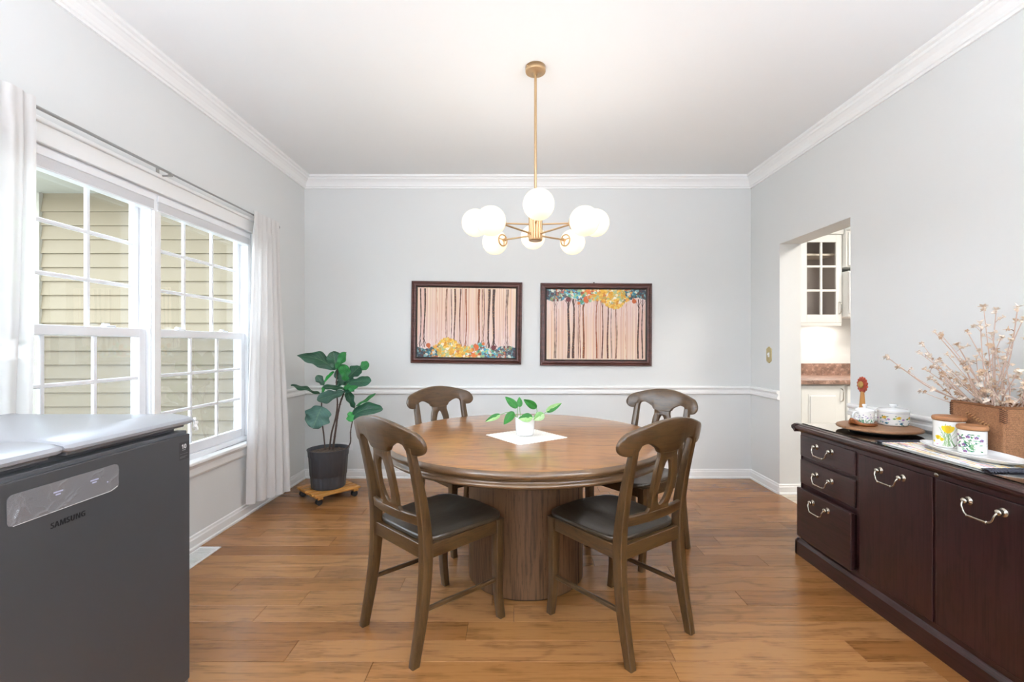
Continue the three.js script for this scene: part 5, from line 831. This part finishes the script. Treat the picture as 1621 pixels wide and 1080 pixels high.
// ------------------------------------------------------------------ potted fig on a slatted caddy
{
  const Z = 3.65, PX = (520 - 814) / FOCAL * Z;
  const cd = thing('plant_caddy', 'slatted wooden plant caddy on black castors under the potted fig', 'plant caddy', [PX, 0, -Z], -0.75); cd.scale.set(0.95, 1, 0.95);
  const cw = std({ color: S('#c0863f'), map: fineTex, roughness: 0.5 });
  reseed(73);
  for (let i = 0; i < 6; i++) { const x = -0.165 + i * 0.066; obj('slat', uvBox(rbox(x - 0.024, x + 0.024, 0.064, 0.08, -0.19, 0.19, 0.004), 'z', rnd(), rnd()), cw, cd); }
  for (const z of [-0.15, 0.15]) obj('cross_bar', uvBox(rbox(-0.19, 0.19, 0.046, 0.065, z - 0.022, z + 0.022, 0.004), 'x'), cw, cd);
  for (const [x, z] of [[-0.155, -0.15], [0.155, -0.15], [-0.155, 0.15], [0.155, 0.15]]) obj('castor', [new THREE.CylinderGeometry(0.0235, 0.0235, 0.011, 24).rotateZ(Math.PI / 2).translate(x - 0.011, 0.0235, z), new THREE.CylinderGeometry(0.0235, 0.0235, 0.011, 24).rotateZ(Math.PI / 2).translate(x + 0.011, 0.0235, z), new THREE.SphereGeometry(0.02, 18, 10, 0, 6.3, 0, 1.7).scale(0.9, 1, 1.1).translate(x, 0.0265, z)], M.black, cd);
  const p = thing('potted_fig', 'fiddle-leaf fig with big green leaves in a ribbed black nursery pot', 'plant', [PX, 0.0805, -Z]);
  const plast = std({ color: S('#3a3b3f'), roughness: 0.45 });
  const hP = 0.305, pts = [[0.0001, 0], [0.122, 0], [0.13, 0.008], [0.147, hP - 0.06], [0.149, hP - 0.055], [0.153, hP - 0.054], [0.1555, hP - 0.006], [0.16, hP - 0.005], [0.161, hP], [0.157, hP + 0.001], [0.152, hP - 0.006], [0.14, 0.1], [0.0001, 0.1]];
  const pot = lathe(pts, 96); { const q = pot.attributes.position; for (let i = 0; i < q.count; i++) { const y = q.getY(i), r = Math.hypot(q.getX(i), q.getZ(i)); if (y > 0.004 && y < hP - 0.05 && r > 0.125) { const a = Math.atan2(q.getZ(i), q.getX(i)), k = 1 - 0.028 * Math.pow(0.5 + 0.5 * Math.cos(a * 24), 3); q.setX(i, q.getX(i) * k); q.setZ(i, q.getZ(i) * k); } } pot.computeVertexNormals(); }
  obj('pot', pot, plast, p);
  const soil = new THREE.CircleGeometry(0.152, 48, 0, Math.PI * 2); soil.rotateX(-Math.PI / 2).translate(0, hP - 0.028, 0);
  const so = obj('soil', soil, std({ color: S('#54483f'), roughness: 1, bumpMap: grit, bumpScale: 0.02 }), p);
  reseed(4); const chips = []; for (let i = 0; i < 60; i++) { const a = rr(0, 6.28), r = 0.14 * Math.sqrt(rnd()); chips.push(new THREE.BoxGeometry(rr(0.008, 0.03), 0.006, rr(0.006, 0.012)).rotateY(rr(0, 6)).translate(Math.cos(a) * r, hP - 0.025, Math.sin(a) * r)); } const ch = obj('bark_chips', chips, std({ color: S('#6b5a4d'), roughness: 1 }), p); ch.userData.kind = 'stuff';
  const q = (X, Y, dz = 0) => at(450 + X / 6, 545 + Y / 6, Z + dz).sub(p.position);
  const bark = std({ color: S('#4c3b33'), roughness: 0.9, bumpMap: grit, bumpScale: 0.006 });
  for (const [pp, r] of [[[[430, 1000], [448, 850], [490, 690], [505, 560], [495, 440], [498, 300], [505, 240]], [0.0085, 0.0075, 0.0055]], [[[462, 1000], [490, 800], [508, 670], [532, 560], [560, 480], [580, 430], [592, 350]], [0.0105, 0.0085, 0.0055]], [[[388, 1000], [375, 860], [362, 760], [354, 590], [358, 480], [370, 430], [378, 385]], [0.0075, 0.006, 0.0035]], [[[602, 1000], [626, 940], [630, 830], [648, 725], [662, 640], [672, 590]], [0.007, 0.0055, 0.0035]]]) {
    const pts3 = pp.map(([x, y], i) => q(x, y, i === 0 ? 0.02 : (i - 3) * 0.006)); if (pp[0][0] > 600) { pts3[0].x -= 0.012; pts3[0].z += 0.01; }
    obj('stem', limb(pts3, r.map((k) => k * 0.82), 8, 40), bark, p);
    for (let k = 0; k < 9; k++) { const c = new THREE.CatmullRomCurve3(pts3).getPoint(0.1 + k * 0.095); obj('leaf_scar', new THREE.SphereGeometry(r[0] * 0.88, 8, 6).scale(1.15, 0.5, 1.15).translate(c.x, c.y, c.z), bark, p); }
  }
  const leafTex = (a, b) => dataTex(256, 128, (u, v) => { const d = Math.abs(v - 0.5), vein = Math.exp(-d * 90), side = Math.pow(Math.max(0, Math.cos((u * 7.5 - d * 5.5) * 6.283)), 24), n = fbm(u * 6, v * 4, 6, 4, 31, 4); const c = new THREE.Color(a).lerp(new THREE.Color(b), clamp(n * 1.3 - 0.2, 0, 1)).lerp(new THREE.Color('#8fb07e'), 0.32 * vein + 0.2 * side).getHex(THREE.SRGBColorSpace); return [((c >> 16) & 255) / 255, ((c >> 8) & 255) / 255, (c & 255) / 255]; });
  const lm = (a, b, tr = 0.08) => phy({ map: leafTex(a, b), roughness: 0.42, side: THREE.DoubleSide, transmission: tr, specularIntensity: 0.7 });
  const G = [lm('#0f3525', '#194c31'), lm('#17602d', '#237a35', 0.2), lm('#36594f', '#4f7166'), lm('#18802f', '#2a9a3e', 0.3)];
  const LV = [ // base, tip, width, material, depths, facing, options
    [490, 248, 122, 118, 122, 0, 0, -0.05, [0.2, 0.5, 0.9], { curl: -0.1, wave: 0.7, bow: 0.12, shape: 'lance' }], [493, 245, 466, 68, 112, 0, 0, 0.03, [0.3, 0, 1], { curl: 0.05, fold: 0.2 }], [498, 240, 588, 76, 84, 1, 0.0, -0.02, [-0.4, 0.1, 1], { curl: 0.08, fold: 0.25 }],
    [588, 352, 570, 190, 92, 1, -0.06, -0.09, [0, 0.3, 1], { fold: 0.22 }], [598, 330, 716, 208, 122, 0, -0.02, 0.02, [-0.3, 0.3, 1], { wave: 0.4 }], [690, 248, 802, 178, 88, 1, 0.03, 0.03, [-0.2, 0.5, 1], { wave: 0.4 }],
    [606, 362, 822, 345, 102, 0, -0.05, -0.1, [0, 0.7, 0.9], { curl: 0.1, wave: 0.3 }], [582, 395, 512, 226, 104, 0, 0.02, 0.04, [0.2, 0.2, 1], { wave: 0.3 }], [566, 405, 700, 392, 96, 1, -0.04, -0.1, [0, 0.6, 0.8], { curl: 0.15 }],
    [592, 425, 366, 395, 92, 0, -0.03, -0.12, [0, 0.95, 0.45], { curl: 0.1, wave: 0.5 }], [572, 452, 308, 528, 104, 2, -0.05, -0.15, [0.1, -0.4, 1], { curl: -0.06, wave: 0.5 }], [378, 392, 308, 296, 62, 0, 0, -0.02, [0.5, 0.2, 1], { curl: 0.15 }],
    [372, 385, 474, 262, 56, 3, 0, 0.05, [-0.6, 0.5, 0.8], { fold: 0.3 }], [346, 478, 68, 372, 74, 0, 0, -0.06, [0, 0.95, 0.35], { curl: 0.16, wave: 1.0 }], [356, 590, 268, 800, 210, 2, -0.02, -0.08, [-0.1, 0.08, 1], { curl: 0.08, wave: 0.5, shape: 'round' }],
    [664, 606, 594, 440, 66, 0, 0, -0.03, [0.4, 0, 1], { fold: 0.3 }], [678, 588, 872, 472, 62, 1, 0, 0.02, [-0.2, 0.9, 0.5], { curl: -0.08 }], [622, 705, 924, 605, 118, 0, -0.02, -0.08, [0.1, 0.6, 0.9], { curl: 0.14, wave: 0.4, bow: 0.1, shape: 'round' }], [620, 640, 640, 735, 66, 3, -0.03, -0.06, [0.2, 0.4, 1], {}], [520, 330, 560, 190, 90, 0, 0.05, 0.06, [0, 0.2, 1], { wave: 0.3 }], [362, 470, 380, 395, 30, 3, -0.01, -0.01, [0.2, 0.2, 1], {}], [575, 405, 640, 300, 80, 0, 0.02, 0.0, [0.3, 0.3, 1], { wave: 0.6 }], [560, 430, 662, 440, 64, 0, -0.02, -0.08, [0, 0.7, 0.7], { wave: 0.6, shape: 'lance' }], [540, 330, 505, 395, 60, 0, 0.04, 0.03, [-0.2, 0.2, 1], { wave: 0.5 }],
  ];
  LV.forEach(([bx, by, tx, ty, w0, m, bz, tz, fc, op], i) => obj('leaf', leaf(q(bx, by, bz), q(tx, ty, tz), w0 * 1.2 / 6 * Z / FOCAL, V(...fc).normalize(), { curl: 0.08, fold: 0.1, wave: 0.4, seed: i, nu: 26, nv: 10, ...op }), G[m], p));
}

scene.traverse((o) => { if (o.isMesh && o.geometry && !o.geometry.attributes.uv) { const g = o.geometry, p = g.attributes.position; g.setAttribute('uv', new THREE.BufferAttribute(new Float32Array(p.count * 2), 2)); } });
renderer.render(scene, camera);
